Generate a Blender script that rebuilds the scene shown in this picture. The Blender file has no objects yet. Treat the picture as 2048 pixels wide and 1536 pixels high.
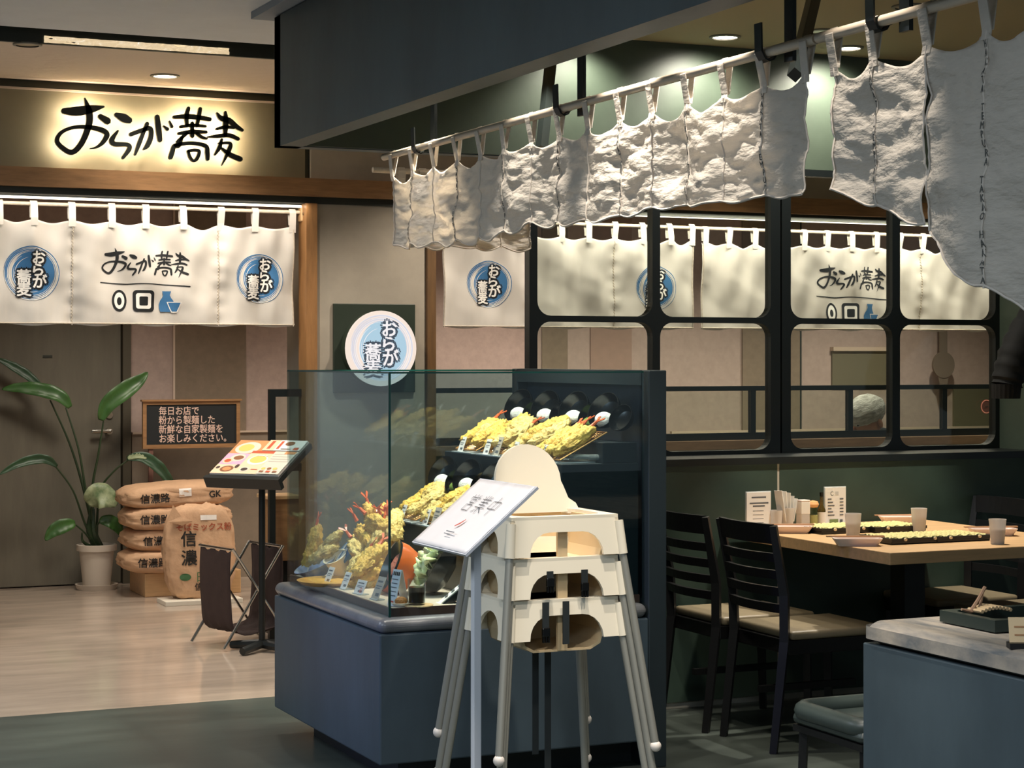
import bpy, bmesh, math, random
from mathutils import Vector, Matrix, noise
random.seed(7)
R = math.radians
# ---------------------------------------------------------------- camera, world, exposure
# World axes follow the building: +X along the shop fronts, +Y across the corridor towards the noodle shop.
F, YH, CH, YAW = 3830.0, 716.0, 1.5, R(24.2)
CA, SA = math.cos(YAW), math.sin(YAW)
scn = bpy.context.scene
cam_d = bpy.data.cameras.new('camera'); cam = bpy.data.objects.new('camera', cam_d)
scn.collection.objects.link(cam); scn.camera = cam
cam.location = (0, 0, CH); cam.rotation_euler = (R(90), 0, -YAW)
cam_d.sensor_width = 36; cam_d.lens = F / 2048 * 36; cam_d.shift_y = -(768 - YH) / 2048
cam_d.clip_start = .05; cam_d.clip_end = 80
vs = scn.view_settings
vs.view_transform = 'Standard'; vs.look = 'None'; vs.gamma = 1; vs.use_curve_mapping = False
vs.exposure = 1.05
w = bpy.data.worlds.new('world'); scn.world = w; w.use_nodes = True
w.node_tree.nodes['Background'].inputs[0].default_value = (.44, .54, .58, 1)
w.node_tree.nodes['Background'].inputs[1].default_value = .19

def lamp(name, kind, loc, power, color=(1, 1, 1), size=.1, spot=90, blend=.6, aim=None, size_y=None):
    d = bpy.data.lights.new(name, kind); d.energy = power; d.color = color
    if kind == 'SPOT': d.spot_size = R(spot); d.spot_blend = blend; d.shadow_soft_size = size
    elif kind == 'AREA':
        d.size = size
        if size_y: d.shape = 'RECTANGLE'; d.size_y = size_y
    else: d.shadow_soft_size = size
    o = bpy.data.objects.new(name, d); scn.collection.objects.link(o); o.location = loc
    if aim is not None:
        o.rotation_euler = (Vector(aim) - Vector(loc)).to_track_quat('-Z', 'Y').to_euler()
    return o
WARM = (1, .89, .76); WARM2 = (1, .90, .78); COOL = (.76, .88, 1.0)
# mall corridor ceiling panels (cool), over the walkway to the left of the shops
lamp('corridor_light', 'AREA', (-.6, 7.0, 2.86), 30, COOL, 1.2, aim=(-.6, 7.0, 0))
lamp('corridor_light', 'AREA', (-.8, 3.6, 2.86), 30, COOL, 1.2, aim=(-.8, 3.6, 0))
lamp('corridor_light', 'AREA', (.9, .8, 2.86), 30, COOL, 1.2, aim=(.6, 1.2, 0))

# unseen violet-blue spot, added for the violet highlight on the case edge
lamp('added_violet_spot', 'SPOT', (-3.0, 5.4, 1.5), 130, (.30, .32, 1.0), .25, 17, .8, aim=(2.3, 6.5, .62))

# ---------------------------------------------------------------- pixel helpers (2048x1536 photo -> metres)
def ray(x, y):
    u = (x - 1024) / F
    return Vector((u * CA + SA, -u * SA + CA, -(y - YH) / F))
def atz(x, y, z): r = ray(x, y); return Vector((0, 0, CH)) + r * ((z - CH) / r.z)
def atY(x, y, Y): r = ray(x, y); return Vector((0, 0, CH)) + r * (Y / r.y)
def atX(x, y, X): r = ray(x, y); return Vector((0, 0, CH)) + r * (X / r.x)

# ---------------------------------------------------------------- materials
def lin(c):
    f = lambda v: v / 12.92 if v <= .04045 else ((v + .055) / 1.055) ** 2.4
    return tuple(f(v / 255) for v in c) + (1,)
MATS = {}
def M(name, col=(128, 128, 128), rough=.5, metal=0, var=0, vscale=6, stretch=(1, 1, 1), bump=0, bscale=60,
      emit=0, spec=.5, trans=0, coat=0, sheen=0, translucent=0, ecol=None, vcol=None):
    if name in MATS: return MATS[name]
    m = bpy.data.materials.new(name); m.use_nodes = True; nt = m.node_tree; n = nt.nodes; l = nt.links
    b = n['Principled BSDF']; c = lin(col)
    b.inputs['Base Color'].default_value = c; b.inputs['Roughness'].default_value = rough
    b.inputs['Metallic'].default_value = metal; b.inputs['Specular IOR Level'].default_value = spec
    b.inputs['Transmission Weight'].default_value = trans; b.inputs['Coat Weight'].default_value = coat
    if emit:
        b.inputs['Emission Color'].default_value = lin(ecol) if ecol else c
        b.inputs['Emission Strength'].default_value = emit
    if var or bump:
        tc = n.new('ShaderNodeTexCoord'); mp = n.new('ShaderNodeMapping'); mp.inputs['Scale'].default_value = stretch
        l.new(tc.outputs['Object'], mp.inputs['Vector'])
    if var:
        t = n.new('ShaderNodeTexNoise'); t.inputs['Scale'].default_value = vscale; t.inputs['Detail'].default_value = 7
        t.inputs['Roughness'].default_value = .62
        l.new(mp.outputs[0], t.inputs['Vector'])
        rp = n.new('ShaderNodeValToRGB')
        rp.color_ramp.elements[0].position = .3; rp.color_ramp.elements[1].position = .7
        if vcol: e0, e1 = lin(vcol), c
        else: e0 = tuple(max(0, v * (1 - var)) for v in c[:3]) + (1,); e1 = tuple(min(1, v * (1 + var)) for v in c[:3]) + (1,)
        rp.color_ramp.elements[0].color = e0; rp.color_ramp.elements[1].color = e1
        l.new(t.outputs[0], rp.inputs[0]); l.new(rp.outputs[0], b.inputs['Base Color'])
    if bump:
        t2 = n.new('ShaderNodeTexNoise'); t2.inputs['Scale'].default_value = bscale; t2.inputs['Detail'].default_value = 5
        l.new(mp.outputs[0], t2.inputs['Vector'])
        bp = n.new('ShaderNodeBump'); bp.inputs['Strength'].default_value = bump; bp.inputs['Distance'].default_value = .01
        l.new(t2.outputs[0], bp.inputs['Height']); l.new(bp.outputs[0], b.inputs['Normal'])
    if translucent:
        tr = n.new('ShaderNodeBsdfTranslucent'); tr.inputs[0].default_value = c
        mx = n.new('ShaderNodeMixShader'); mx.inputs[0].default_value = translucent
        l.new(b.outputs[0], mx.inputs[1]); l.new(tr.outputs[0], mx.inputs[2])
        l.new(mx.outputs[0], n['Material Output'].inputs[0])
    MATS[name] = m
    return m
def glass(name, tint=(236, 244, 240), refl=1.0, ior=1.5):
    if name in MATS: return MATS[name]
    m = bpy.data.materials.new(name); m.use_nodes = True; nt = m.node_tree; n = nt.nodes; l = nt.links
    n.remove(n['Principled BSDF'])
    t = n.new('ShaderNodeBsdfTransparent'); t.inputs[0].default_value = lin(tint)
    g = n.new('ShaderNodeBsdfGlossy'); g.inputs['Roughness'].default_value = 0.0; g.inputs[0].default_value = (refl, refl, refl, 1)
    lw = n.new('ShaderNodeLayerWeight'); pw = n.new('ShaderNodeMath'); pw.operation = 'POWER'; pw.inputs[1].default_value = 5
    fr = n.new('ShaderNodeMath'); fr.operation = 'MULTIPLY_ADD'; fr.inputs[1].default_value = .96; fr.inputs[2].default_value = .04
    l.new(lw.outputs['Facing'], pw.inputs[0]); l.new(pw.outputs[0], fr.inputs[0])
    mx = n.new('ShaderNodeMixShader')
    l.new(fr.outputs[0], mx.inputs[0]); l.new(t.outputs[0], mx.inputs[1]); l.new(g.outputs[0], mx.inputs[2])
    l.new(mx.outputs[0], n['Material Output'].inputs[0]); MATS[name] = m
    return m

concrete = M('dark_plaster', (58, 74, 78), .55, var=.28, vscale=2.2, stretch=(1, 1, .45), bump=.12, bscale=9)
casepl = M('case_plaster', (66, 80, 88), .5, var=.22, vscale=3, stretch=(1, 1, .4), bump=.08, bscale=14)
caseedge = M('case_edge_resin', (112, 114, 116), .28, var=.2, vscale=9, bump=.1, bscale=40)
greenwall = M('green_plaster', (62, 74, 62), .5, var=.3, vscale=1.6, bump=.12, bscale=8)
partpanel = M('panel_green', (50, 66, 56), .5, var=.3, vscale=2.0, bump=.06, bscale=8)
frameblk = M('black_metal', (18, 24, 24), .4)
tanceil = M('tan_ceiling', (158, 150, 122), .8)
greyceil = M('grey_ceiling', (222, 226, 230), .85, var=.03)
texceil = M('textured_ceiling', (226, 208, 188), .85, bump=.5, bscale=16, stretch=(1, 2, 1))
floor_l = M('polished_floor', (182, 166, 150), .11, var=.17, vscale=2.6, stretch=(.7, 3.2, 1), bump=.015, bscale=3)
floor_d = M('dark_floor', (72, 79, 74), .33, var=.25, vscale=2.2, stretch=(.7, 2.5, 1), bump=.03, bscale=5)
fascia_m = M('fascia_plaster', (128, 118, 92), .6, var=.16, vscale=2.2)
pillar_m = M('pillar_plaster', (164, 154, 138), .7, var=.14, vscale=3.2, bump=.05, bscale=12)
pinkwall = M('pink_wallpaper', (178, 158, 148), .8, var=.09, vscale=22, bump=.05, bscale=90)
brownwall = M('brown_panel', (132, 116, 98), .75, var=.1, vscale=18)
doorm = M('door_panel', (104, 99, 86), .6, var=.14, vscale=4, stretch=(3, 1, .5))
woodm = M('wood', (152, 114, 76), .45, var=.22, vscale=7, stretch=(1, 8, 8), bump=.05, bscale=30)
woodv = M('wood_upright', (150, 108, 66), .45, var=.2, vscale=7, stretch=(8, 8, 1))
woodlight = M('light_wood', (206, 168, 122), .4, var=.14, vscale=5, stretch=(1, 10, 10))
trimlight = M('trim_light', (200, 180, 160), .6)
black = M('black_lacquer', (14, 15, 16), .22)
blackmat = M('black_print', (16, 18, 20), .8)
chairblk = M('chair_black', (13, 13, 14), .42)
seatpad = M('seat_vinyl', (128, 116, 92), .45, var=.06, vscale=30, bump=.05, bscale=120)
norenm = M('noren_cloth', (230, 224, 214), .85, bump=.05, bscale=250, translucent=.25)
linenm = M('linen', (226, 218, 206), .9, var=.05, vscale=40, bump=.9, bscale=22, stretch=(1, 1, 2.6), translucent=.35)
white = M('white_plastic', (236, 230, 214), .35)
whiteprint = M('white_print', (240, 236, 228), .8)
paper = M('paper', (238, 232, 224), .7)
chrome = M('steel', (196, 194, 188), .25, metal=1)
rodm = M('pale_rod', (205, 190, 170), .35, var=.12, vscale=9, stretch=(6, 1, 6))
bluep = M('blue_print', (56, 110, 156), .8)
caseglass = glass('case_glass', (230, 241, 243), .95)
paneglass = glass('pane_glass', (240, 244, 240), .6)
glassedge = M('glass_edge', (22, 66, 60), .15)

# ---------------------------------------------------------------- geometry helpers
C = scn.collection
def thing(name, label, cat, loc=(0, 0, 0), rz=0, group=None, kind=None):
    o = bpy.data.objects.new(name, None); C.objects.link(o); o.empty_display_size = .1
    o.location = loc; o.rotation_euler = (0, 0, rz)
    return tag(o, label, cat, group, kind)
def tag(o, label=None, cat=None, group=None, kind=None):
    if label: o['label'] = label
    if cat: o['category'] = cat
    if group: o['group'] = group
    if kind: o['kind'] = kind
    return o
def obj(name, bm, mat, parent=None, smooth=False, loc=None, rot=None, world=False):
    if isinstance(bm, bmesh.types.BMesh):
        bmesh.ops.recalc_face_normals(bm, faces=bm.faces[:])
        me = bpy.data.meshes.new(name); bm.to_mesh(me); bm.free()
    else: me = bm
    if world and parent is not None: me.transform(Matrix.Translation(-Vector(parent.location)))
    if mat is not None and not me.materials: me.materials.append(mat)
    if smooth:
        for p in me.polygons: p.use_smooth = True
        if smooth != 'all':
            try: me.set_sharp_from_angle(angle=R(40))
            except Exception: pass
    o = bpy.data.objects.new(name, me); C.objects.link(o)
    if parent is not None: o.parent = parent
    if loc is not None: o.location = loc
    if rot is not None: o.rotation_euler = rot
    return o
def struct(name, bm, mat, parent=None, smooth=False):
    o = obj(name, bm, mat, parent, smooth)
    if parent is None: o['kind'] = 'structure'
    return o
def NB(): return bmesh.new()
def box(bm, a, b, bev=0, seg=2):
    """axis box from corner a to corner b"""
    a, b = Vector(a), Vector(b); c = (a + b) / 2; s = b - a
    r = bmesh.ops.create_cube(bm, size=1)
    vs_ = r['verts']
    for v in vs_: v.co = Vector((v.co.x * s.x, v.co.y * s.y, v.co.z * s.z)) + c
    if bev:
        es = list({e for v in vs_ for e in v.link_edges})
        bmesh.ops.bevel(bm, geom=es, offset=bev, segments=seg, affect='EDGES', profile=.5)
    return bm
def B(a, b, bev=0, seg=2): return box(NB(), a, b, bev, seg)
def tube(bm, pts, rad, n=8, cap=True):
    pts = [Vector(p) for p in pts]; rings = []
    rads = rad if isinstance(rad, (list, tuple)) else [rad] * len(pts)
    up = None
    for i, p in enumerate(pts):
        t = (pts[min(i + 1, len(pts) - 1)] - pts[max(i - 1, 0)]).normalized()
        if up is None:
            up = Vector((0, 0, 1)) if abs(t.z) < .9 else Vector((1, 0, 0))
        s = t.cross(up).normalized(); up = s.cross(t).normalized()
        rings.append([bm.verts.new(p + (s * math.cos(2 * math.pi * k / n) + up * math.sin(2 * math.pi * k / n)) * rads[i]) for k in range(n)])
    for a, b in zip(rings, rings[1:]):
        for k in range(n): bm.faces.new((a[k], a[(k + 1) % n], b[(k + 1) % n], b[k]))
    if cap: bm.faces.new(rings[0][::-1]); bm.faces.new(rings[-1])
    return bm
def T(pts, rad, n=8): return tube(NB(), pts, rad, n)
def lathe(bm, prof, n=24, c=(0, 0, 0), cap=True):
    c = Vector(c); rings = []
    for r, z in prof:
        if r < 1e-5: rings.append([bm.verts.new(c + Vector((0, 0, z)))])
        else: rings.append([bm.verts.new(c + Vector((r * math.cos(2 * math.pi * k / n), r * math.sin(2 * math.pi * k / n), z))) for k in range(n)])
    for a, b in zip(rings, rings[1:]):
        if len(a) == 1 and len(b) == 1: continue
        for k in range(n):
            k2 = (k + 1) % n
            if len(a) == 1: bm.faces.new((a[0], b[k2], b[k]))
            elif len(b) == 1: bm.faces.new((a[k], a[k2], b[0]))
            else: bm.faces.new((a[k], a[k2], b[k2], b[k]))
    if cap:
        if len(rings[0]) > 1: bm.faces.new(rings[0][::-1])
        if len(rings[-1]) > 1: bm.faces.new(rings[-1])
    return bm
def L(prof, n=24, cap=True): return lathe(NB(), prof, n, cap=cap)
def prism(bm, pts, fn, depth):
    """2-D outline extruded; fn(u, v, w) -> point, w runs 0..depth"""
    a = [bm.verts.new(fn(u, v, 0)) for u, v in pts]; b = [bm.verts.new(fn(u, v, depth)) for u, v in pts]
    bm.faces.new(a); bm.faces.new(b[::-1])
    for i in range(len(pts)):
        j = (i + 1) % len(pts); bm.faces.new((a[i], b[i], b[j], a[j]))
    return bm
def rrect(x0, z0, x1, z1, r, n=6):
    pts = []
    for cx, cz, a0 in ((x1 - r, z1 - r, 0), (x0 + r, z1 - r, 90), (x0 + r, z0 + r, 180), (x1 - r, z0 + r, 270)):
        for k in range(n + 1):
            a = R(a0 + 90 * k / n); pts.append((cx + r * math.cos(a), cz + r * math.sin(a)))
    return pts
def ring_prism(bm, x0, z0, x1, z1, ix0, iz0, ix1, iz1, r, fn, depth, n=6):
    """rectangle with a round-cornered hole, extruded"""
    inn = rrect(ix0, iz0, ix1, iz1, r, n); out = []
    for c in ((x1, z1), (x0, z1), (x0, z0), (x1, z0)): out += [c] * (n + 1)
    N = len(inn)
    for wv in (0, depth):
        I = [bm.verts.new(fn(u, v, wv)) for u, v in inn]; O = [bm.verts.new(fn(u, v, wv)) for u, v in out]
        for i in range(N):
            j = (i + 1) % N
            if out[i] == out[j]: bm.faces.new((I[i], I[j], O[i]))
            else: bm.faces.new((I[i], I[j], O[j], O[i]))
        if wv == 0: I0, O0 = I, O
    for i in range(N):
        j = (i + 1) % N; bm.faces.new((I0[i], I0[j], I[j], I[i]))
        if out[i] != out[j]: bm.faces.new((O0[i], O0[j], O[j], O[i]))
    bmesh.ops.remove_doubles(bm, verts=bm.verts[:], dist=1e-5)
    return bm
def text_polys(s, size=1.0, bold=0, spacing=1.0, line=1.0, align='CENTER'):
    """flat text mesh as (verts, faces), centred at the origin, height of one line about `size`"""
    cu = bpy.data.curves.new('t', 'FONT'); cu.body = s; cu.size = size; cu.align_x = align; cu.align_y = 'CENTER'
    cu.offset = 0; cu.space_character = spacing; cu.space_line = line; cu.resolution_u = 2; cu.fill_mode = 'FRONT'
    o = bpy.data.objects.new('t', cu); C.objects.link(o)
    dg = bpy.context.evaluated_depsgraph_get(); me = bpy.data.meshes.new_from_object(o.evaluated_get(dg))
    v = [tuple(p.co) for p in me.vertices]; f = [tuple(p.vertices) for p in me.polygons]
    bpy.data.objects.remove(o); bpy.data.curves.remove(cu); bpy.data.meshes.remove(me)
    if bold > 0:       # heavier weight: the same glyphs set again a hair to each side
        n0, V2, F2 = len(v), [], []
        for k in range(8):
            dx, dy = bold * math.cos(R(45 * k)), bold * math.sin(R(45 * k))
            V2 += [(x + dx, y + dy, k * .00012) for x, y, z in v]; F2 += [tuple(i + k * n0 for i in q) for q in f]
        v, f = V2, F2
    return v, f
def crom(pts, k=6):
    out = []; n = len(pts)
    for i in range(n - 1):
        p0, p1, p2, p3 = pts[max(i - 1, 0)], pts[i], pts[i + 1], pts[min(i + 2, n - 1)]
        for j in range(k):
            t = j / k
            out.append(tuple(.5 * (2 * b + (c - a) * t + (2 * a - 5 * b + 4 * c - d) * t * t + (3 * b - a - 3 * c + d) * t ** 3)
                             for a, b, c, d in zip(p0, p1, p2, p3)))
    out.append(tuple(pts[-1])); return out
def ribbon(pts, k=6):
    """brush stroke (x, y, width) -> one convex-ish strip as (verts, faces)"""
    s = crom(pts, k); V = []; Fc = []
    for i, (x, y, wd) in enumerate(s):
        a = s[max(i - 1, 0)]; b = s[min(i + 1, len(s) - 1)]; dx, dy = b[0] - a[0], b[1] - a[1]
        q = math.hypot(dx, dy) or 1; nx, ny = -dy / q * wd / 2, dx / q * wd / 2
        V += [(x + nx, y + ny, 0), (x - nx, y - ny, 0)]
    for i in range(len(s) - 1): Fc.append((2 * i, 2 * i + 1, 2 * i + 3, 2 * i + 2))
    # round ends
    for end, sgn in ((0, -1), (len(s) - 1, 1)):
        x, y, wd = s[end]; a = s[max(end - 1, 0)]; b = s[min(end + 1, len(s) - 1)]
        ang = math.atan2(b[1] - a[1], b[0] - a[0]) + (math.pi if sgn < 0 else 0); i0 = len(V)
        V += [(x + wd / 2 * math.cos(ang + R(t)), y + wd / 2 * math.sin(ang + R(t)), 0) for t in (-90, -50, 0, 50, 90)]
        Fc.append(tuple(range(i0, i0 + 5)))
    return V, Fc
def disc_poly(cx, cy, rx, ry=None, n=32):
    ry = ry or rx
    return [(cx + rx * math.cos(2 * math.pi * k / n), cy + ry * math.sin(2 * math.pi * k / n), 0) for k in range(n)], [tuple(range(n))]
def rect_poly(x0, y0, x1, y1): return [(x0, y0, 0), (x1, y0, 0), (x1, y1, 0), (x0, y1, 0)], [(0, 1, 2, 3)]
def arc_poly(cx, cy, r, a0, a1, wd, n=24, ry=1):
    return ribbon([(cx + r * math.cos(R(a0 + (a1 - a0) * k / n)), cy + ry * r * math.sin(R(a0 + (a1 - a0) * k / n)), wd * math.sin(math.pi * (k + .6) / (n + 1.2)) ** .6) for k in range(n + 1)], 1)
def xf(p, sx=1, sy=None, dx=0, dy=0):
    sy = sx if sy is None else sy
    return [(x * sx + dx, y * sy + dy, z) for x, y, z in p[0]], p[1]
def prints(name, layers, fn, parent, cut=None, lift=.0012):
    """layers: list of (polys, material); fn(u, v, off) -> local point. One mesh, one slot per material."""
    bm = NB(); mats = []; li = -1; last = None
    for poly, mat in layers:
        if mat is not last: li += 1; last = mat      # a new sheet of ink only where the colour changes
        if mat not in mats: mats.append(mat)
        t = NB(); vv = [t.verts.new((x, y, z)) for x, y, z in poly[0]]
        for f in poly[1]:
            try: t.faces.new([vv[i] for i in f])
            except ValueError: pass
        if cut:
            xs = [p[0] for p in poly[0]]; ys = [p[1] for p in poly[0]]
            for ax, lo, hi in ((0, min(xs), max(xs)), (1, min(ys), max(ys))):
                k = math.floor(lo / cut) + 1
                while k * cut < hi:
                    no = Vector((1, 0, 0)) if ax == 0 else Vector((0, 1, 0))
                    bmesh.ops.bisect_plane(t, geom=t.verts[:] + t.edges[:] + t.faces[:], plane_co=no * k * cut, plane_no=no); k += 1
        mp = {}
        for v in t.verts: mp[v] = bm.verts.new(fn(v.co.x, v.co.y, lift * (1 + li * .6) + v.co.z))
        for f in t.faces:
            try:
                nf = bm.faces.new([mp[v] for v in f.verts]); nf.material_index = mats.index(mat)
            except ValueError: pass
        t.free()
    me = bpy.data.meshes.new(name); bm.to_mesh(me); bm.free()
    for m in mats: me.materials.append(m)
    o = obj(name, me, None, parent)
    if name == 'printed_text': o['kind'] = 'stuff'
    return o
def copy_tree(o, parent=None):
    c = o.copy(); C.objects.link(c); c.parent = parent
    for ch in list(o.children): copy_tree(ch, c)
    return c
# shop-name lettering traced as brush strokes (x, y down, width), about 1100 x 360 units
LOGO = [
 [(352,694,34),(420,692,52),(500,676,46),(575,658,12)], [(468,615,6),(482,655,26),(494,700,38),(490,770,36),(452,868,32),(398,925,30),(342,902,27),(312,862,24),(338,815,21),(402,785,20),(480,778,24),(560,790,30),(594,815,30),(570,862,24),(535,890,14),(498,900,4)],
 [(556,715,30),(596,738,42)], [(648,700,26),(690,716,50),(722,728,36)], [(656,792,12),(622,845,30),(640,868,28),(712,868,24),(722,892,26),(686,944,18)],
 [(732,808,24),(790,784,26),(842,768,26),(848,812,28),(828,866,28),(806,890,12)], [(826,742,22),(802,800,22),(778,862,24),(756,922,14)],
 [(884,700,28),(892,770,34),(900,832,28)], [(922,752,10),(944,768,20)], [(956,722,10),(970,752,18)],
 [(984,696,20),(1080,688,30),(1194,698,24)], [(1068,640,20),(1056,690,26),(1060,740,20)], [(1138,640,22),(1128,690,24),(1118,740,20)],
 [(1022,750,18),(1090,738,20),(1168,740,16)], [(1010,790,18),(1090,776,26),(1172,774,18)], [(1090,726,20),(1090,800,26)], [(1060,784,18),(1030,812,20),(1000,838,14)], [(1118,786,20),(1150,806,20),(1178,812,10)],
 [(1030,812,16),(1010,860,26),(985,862,24),(972,900,28),(962,930,26)], [(990,858,22),(1080,842,22),(1168,854,24),(1180,895,28),(1182,930,22)], [(1066,890,18),(1100,882,18),(1132,888,18),(1118,930,20),(1098,944,16),(1078,925,18),(1066,890,16)],
 [(1238,660,12),(1262,688,30),(1310,700,34),(1350,730,30),(1390,752,18)], [(1288,652,16),(1290,710,34),(1286,790,20)], [(1236,752,14),(1290,738,22),(1340,742,12)], [(1182,802,8),(1240,794,22),(1310,786,26),(1364,804,22)],
 [(1266,812,14),(1252,860,24),(1226,902,12)], [(1250,836,14),(1316,832,18),(1308,876,26),(1266,964,4)], [(1268,866,16),(1318,900,30),(1378,922,30)]]
def logo(width):
    s = width / 1090
    return [ribbon([((x - 848) * s, -(y - 790) * s, wd * s) for x, y, wd in st]) for st in LOGO]
def emblem(r, dark=None, blue=None, whitem=None, glow=False):
    dark, blue, whitem = dark or blackmat, blue or bluep, whitem or whiteprint
    txt = []
    out = [(disc_poly(.06 * r, 0, .74 * r, .82 * r), blue)]
    rnd = random.Random(3)
    for k in range(13):
        rr = r * (.78 + .022 * k * .8); a0 = rnd.uniform(0, 360)
        out.append((arc_poly(0, 0, rr, a0, a0 + rnd.uniform(170, 330), .02 * r * rnd.uniform(.5, 1.6)), blue if k % 3 else whitem))
    for k in range(3):
        a0 = rnd.uniform(90, 160); out.append((arc_poly(.03 * r, 0, r * (.60 + .06 * k), a0, a0 + 130, .02 * r), whitem))
    for ch, x, y in (('お', .24, .54), ('ら', .22, .10), ('が', .28, -.32), ('蕎', -.26, -.14), ('麦', -.26, -.60)):
        for bold, mt in ((.09, dark), (.014, whitem)):
            txt.append((xf(text_polys(ch, .52 * r, bold * r), 1, 1, x * r, y * r), mt))
    pick = lambda src, m_: [p for p in src if p[1] is m_]
    return pick(out, blue) + pick(out, whitem) + pick(txt, dark) + pick(txt, whitem)

# ================================================================ SETTING
ZC = 2.90; YB = 8.17; YF = 9.70; YW = 12.75; XS = 2.28; XK = 2.33; YP = 7.46; ZB = 2.362
def Xf(px, Y=YF): return atY(px, 700, Y).x
def Zf(px, py, Y=YF): return atY(px, py, Y).z
struct('floor', B((-6, YB, -.1), (15, 16, 0)), floor_l)
struct('floor_dark', B((-6, -3, -.1), (15, YB, 0)), floor_d)
struct('ceiling', B((-6, -3, ZC + .03), (15, 8.42, ZC + .12)), greyceil)
struct('ceiling_textured', B((-6, 8.58, ZC - .01), (15, YF + .02, ZC + .12)), texceil)
struct('ceiling_tan', B((XK + .02, -3, ZC), (15, YP + .1, ZC + .028)), tanceil)
struct('ceiling_inner', B((-6, YF + .1, 2.62), (15, YW, 2.72)), M('inner_ceiling', (120, 104, 84), .8))
# slot across the corridor ceiling; the glow of its strip is painted in
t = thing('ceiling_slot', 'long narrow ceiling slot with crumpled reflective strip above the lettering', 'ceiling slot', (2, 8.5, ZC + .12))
obj('channel', B((-6, 8.42, ZC + .1), (15, 8.58, ZC + .12)), M('slot_dark', (44, 48, 40), .6), t, world=True)
obj('edge_trim', B((-6, 8.56, ZC - .012), (15, 8.58, ZC + .1)), M('slot_dark'), t, world=True)
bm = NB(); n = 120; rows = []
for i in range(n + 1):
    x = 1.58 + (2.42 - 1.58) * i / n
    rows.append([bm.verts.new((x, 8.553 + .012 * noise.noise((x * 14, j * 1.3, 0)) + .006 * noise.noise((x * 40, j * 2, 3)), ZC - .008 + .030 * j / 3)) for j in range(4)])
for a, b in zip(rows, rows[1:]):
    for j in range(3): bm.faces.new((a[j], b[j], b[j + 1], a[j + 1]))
obj('reflective_strip', bm, M('foil_painted_glow', (250, 236, 208), .22, metal=.9, var=.6, vscale=9, emit=.35, ecol=(255, 226, 180)), t, world=True, smooth='all')  # faint emission stands in for reflected light; the strip is no lamp

# tempura shop: plaster bulkhead that wraps the dining area
bm = NB(); box(bm, (XK, -3, ZB), (XK + .095, YP + .1, ZC - .005)); box(bm, (XK, YP + .02, ZB), (15, YP + .1, ZC - .006))
struct('wall_bulkhead', bm, concrete)
struct('wall_upper_plaster', B((XK + .095, YP + .005, ZB + .004), (15, YP + .02, ZC - .001)), greenwall)
struct('trim_1', B((XK - .07, -3, ZC), (XK + .03, YP + .2, ZC + .03)), M('pale_trim', (150, 158, 166), .7))
XP0, XP1, XPM = Xf(1055, YP), Xf(1994, YP), Xf(1557.5, YP)
# low panels under the window frames; light in their joint is a painted strip
ZW = Zf(1440, 900, YP); YQ = 7.17
struct('wall_panel', B((XP0, YQ, .03), (Xf(1557, YQ) - .006, YP + .06, ZW - .05)), partpanel)
struct('wall_panel_window', B((Xf(1557, YQ) + .006, YQ, .03), (XP1, YP + .06, ZW - .05)), partpanel)
struct('trim_25', B((XP0, YQ - .01, ZW - .05), (XP1, YP + .06, ZW - .02)), frameblk)
struct('baseboard_back', B((XP0, YQ + .02, 0), (XP1, YP, .03)), M('base_grey', (176, 172, 158), .5))
struct('wall_side', B((XP1, YQ - .06, 0), (15, YP + .02, ZC)), greenwall)
FN = lambda u, v, w_: Vector((u, YP - .02 + w_, v))
def window(name, xs, label_n):
    """steel window of two columns, two rows; every corner carries a round gusset"""
    z0, zr0, zr1, z1 = ZW - .02, Zf(1240, 644.5, YP), Zf(1240, 632.8, YP), ZB
    bm = NB(); panes = []
    for (a, b, ia, ib) in xs:
        for (za, zb, iza, izb) in ((z0, (zr0 + zr1) / 2, z0 + .018, zr0), ((zr0 + zr1) / 2, z1, zr1, z1 - .03)):
            ring_prism(bm, a, za, b, zb, ia, iza, ib, izb, .062, FN, .05)
            panes.append((ia - .004, iza - .004, ib + .004, izb + .004))
    o = struct(name, bm, frameblk)
    for p in panes:
        q = obj('pane', prism(NB(), rrect(*p, .06), lambda u, v, w_: Vector((u, YP + .002 + w_, v)), .005), paneglass, o)
    return o
g = lambda p: Xf(p, YP)
window('window_1', [(g(1055), g(1308), g(1071), g(1301)), (g(1308), g(1556), g(1316), g(1537))], 1)
window('window_2', [(g(1559.5), g(1787), g(1577), g(1780)), (g(1787), g(1994), g(1795), g(1986))], 2)
# pale strips painted in place of the light that shows through the gap
struct('trim_gap_light_1', B((Xf(1557, YQ) - .0055, YQ + .002, .03), (Xf(1557, YQ) + .0055, YQ + .03, ZW - .05)), M('joint_light_paint', (190, 182, 166), .5))
struct('trim_gap_light_2', B((XPM - .005, YP + .004, ZW), (XPM + .005, YP + .02, 2.3)), M('joint_light_paint', (190, 182, 166), .5))
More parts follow.
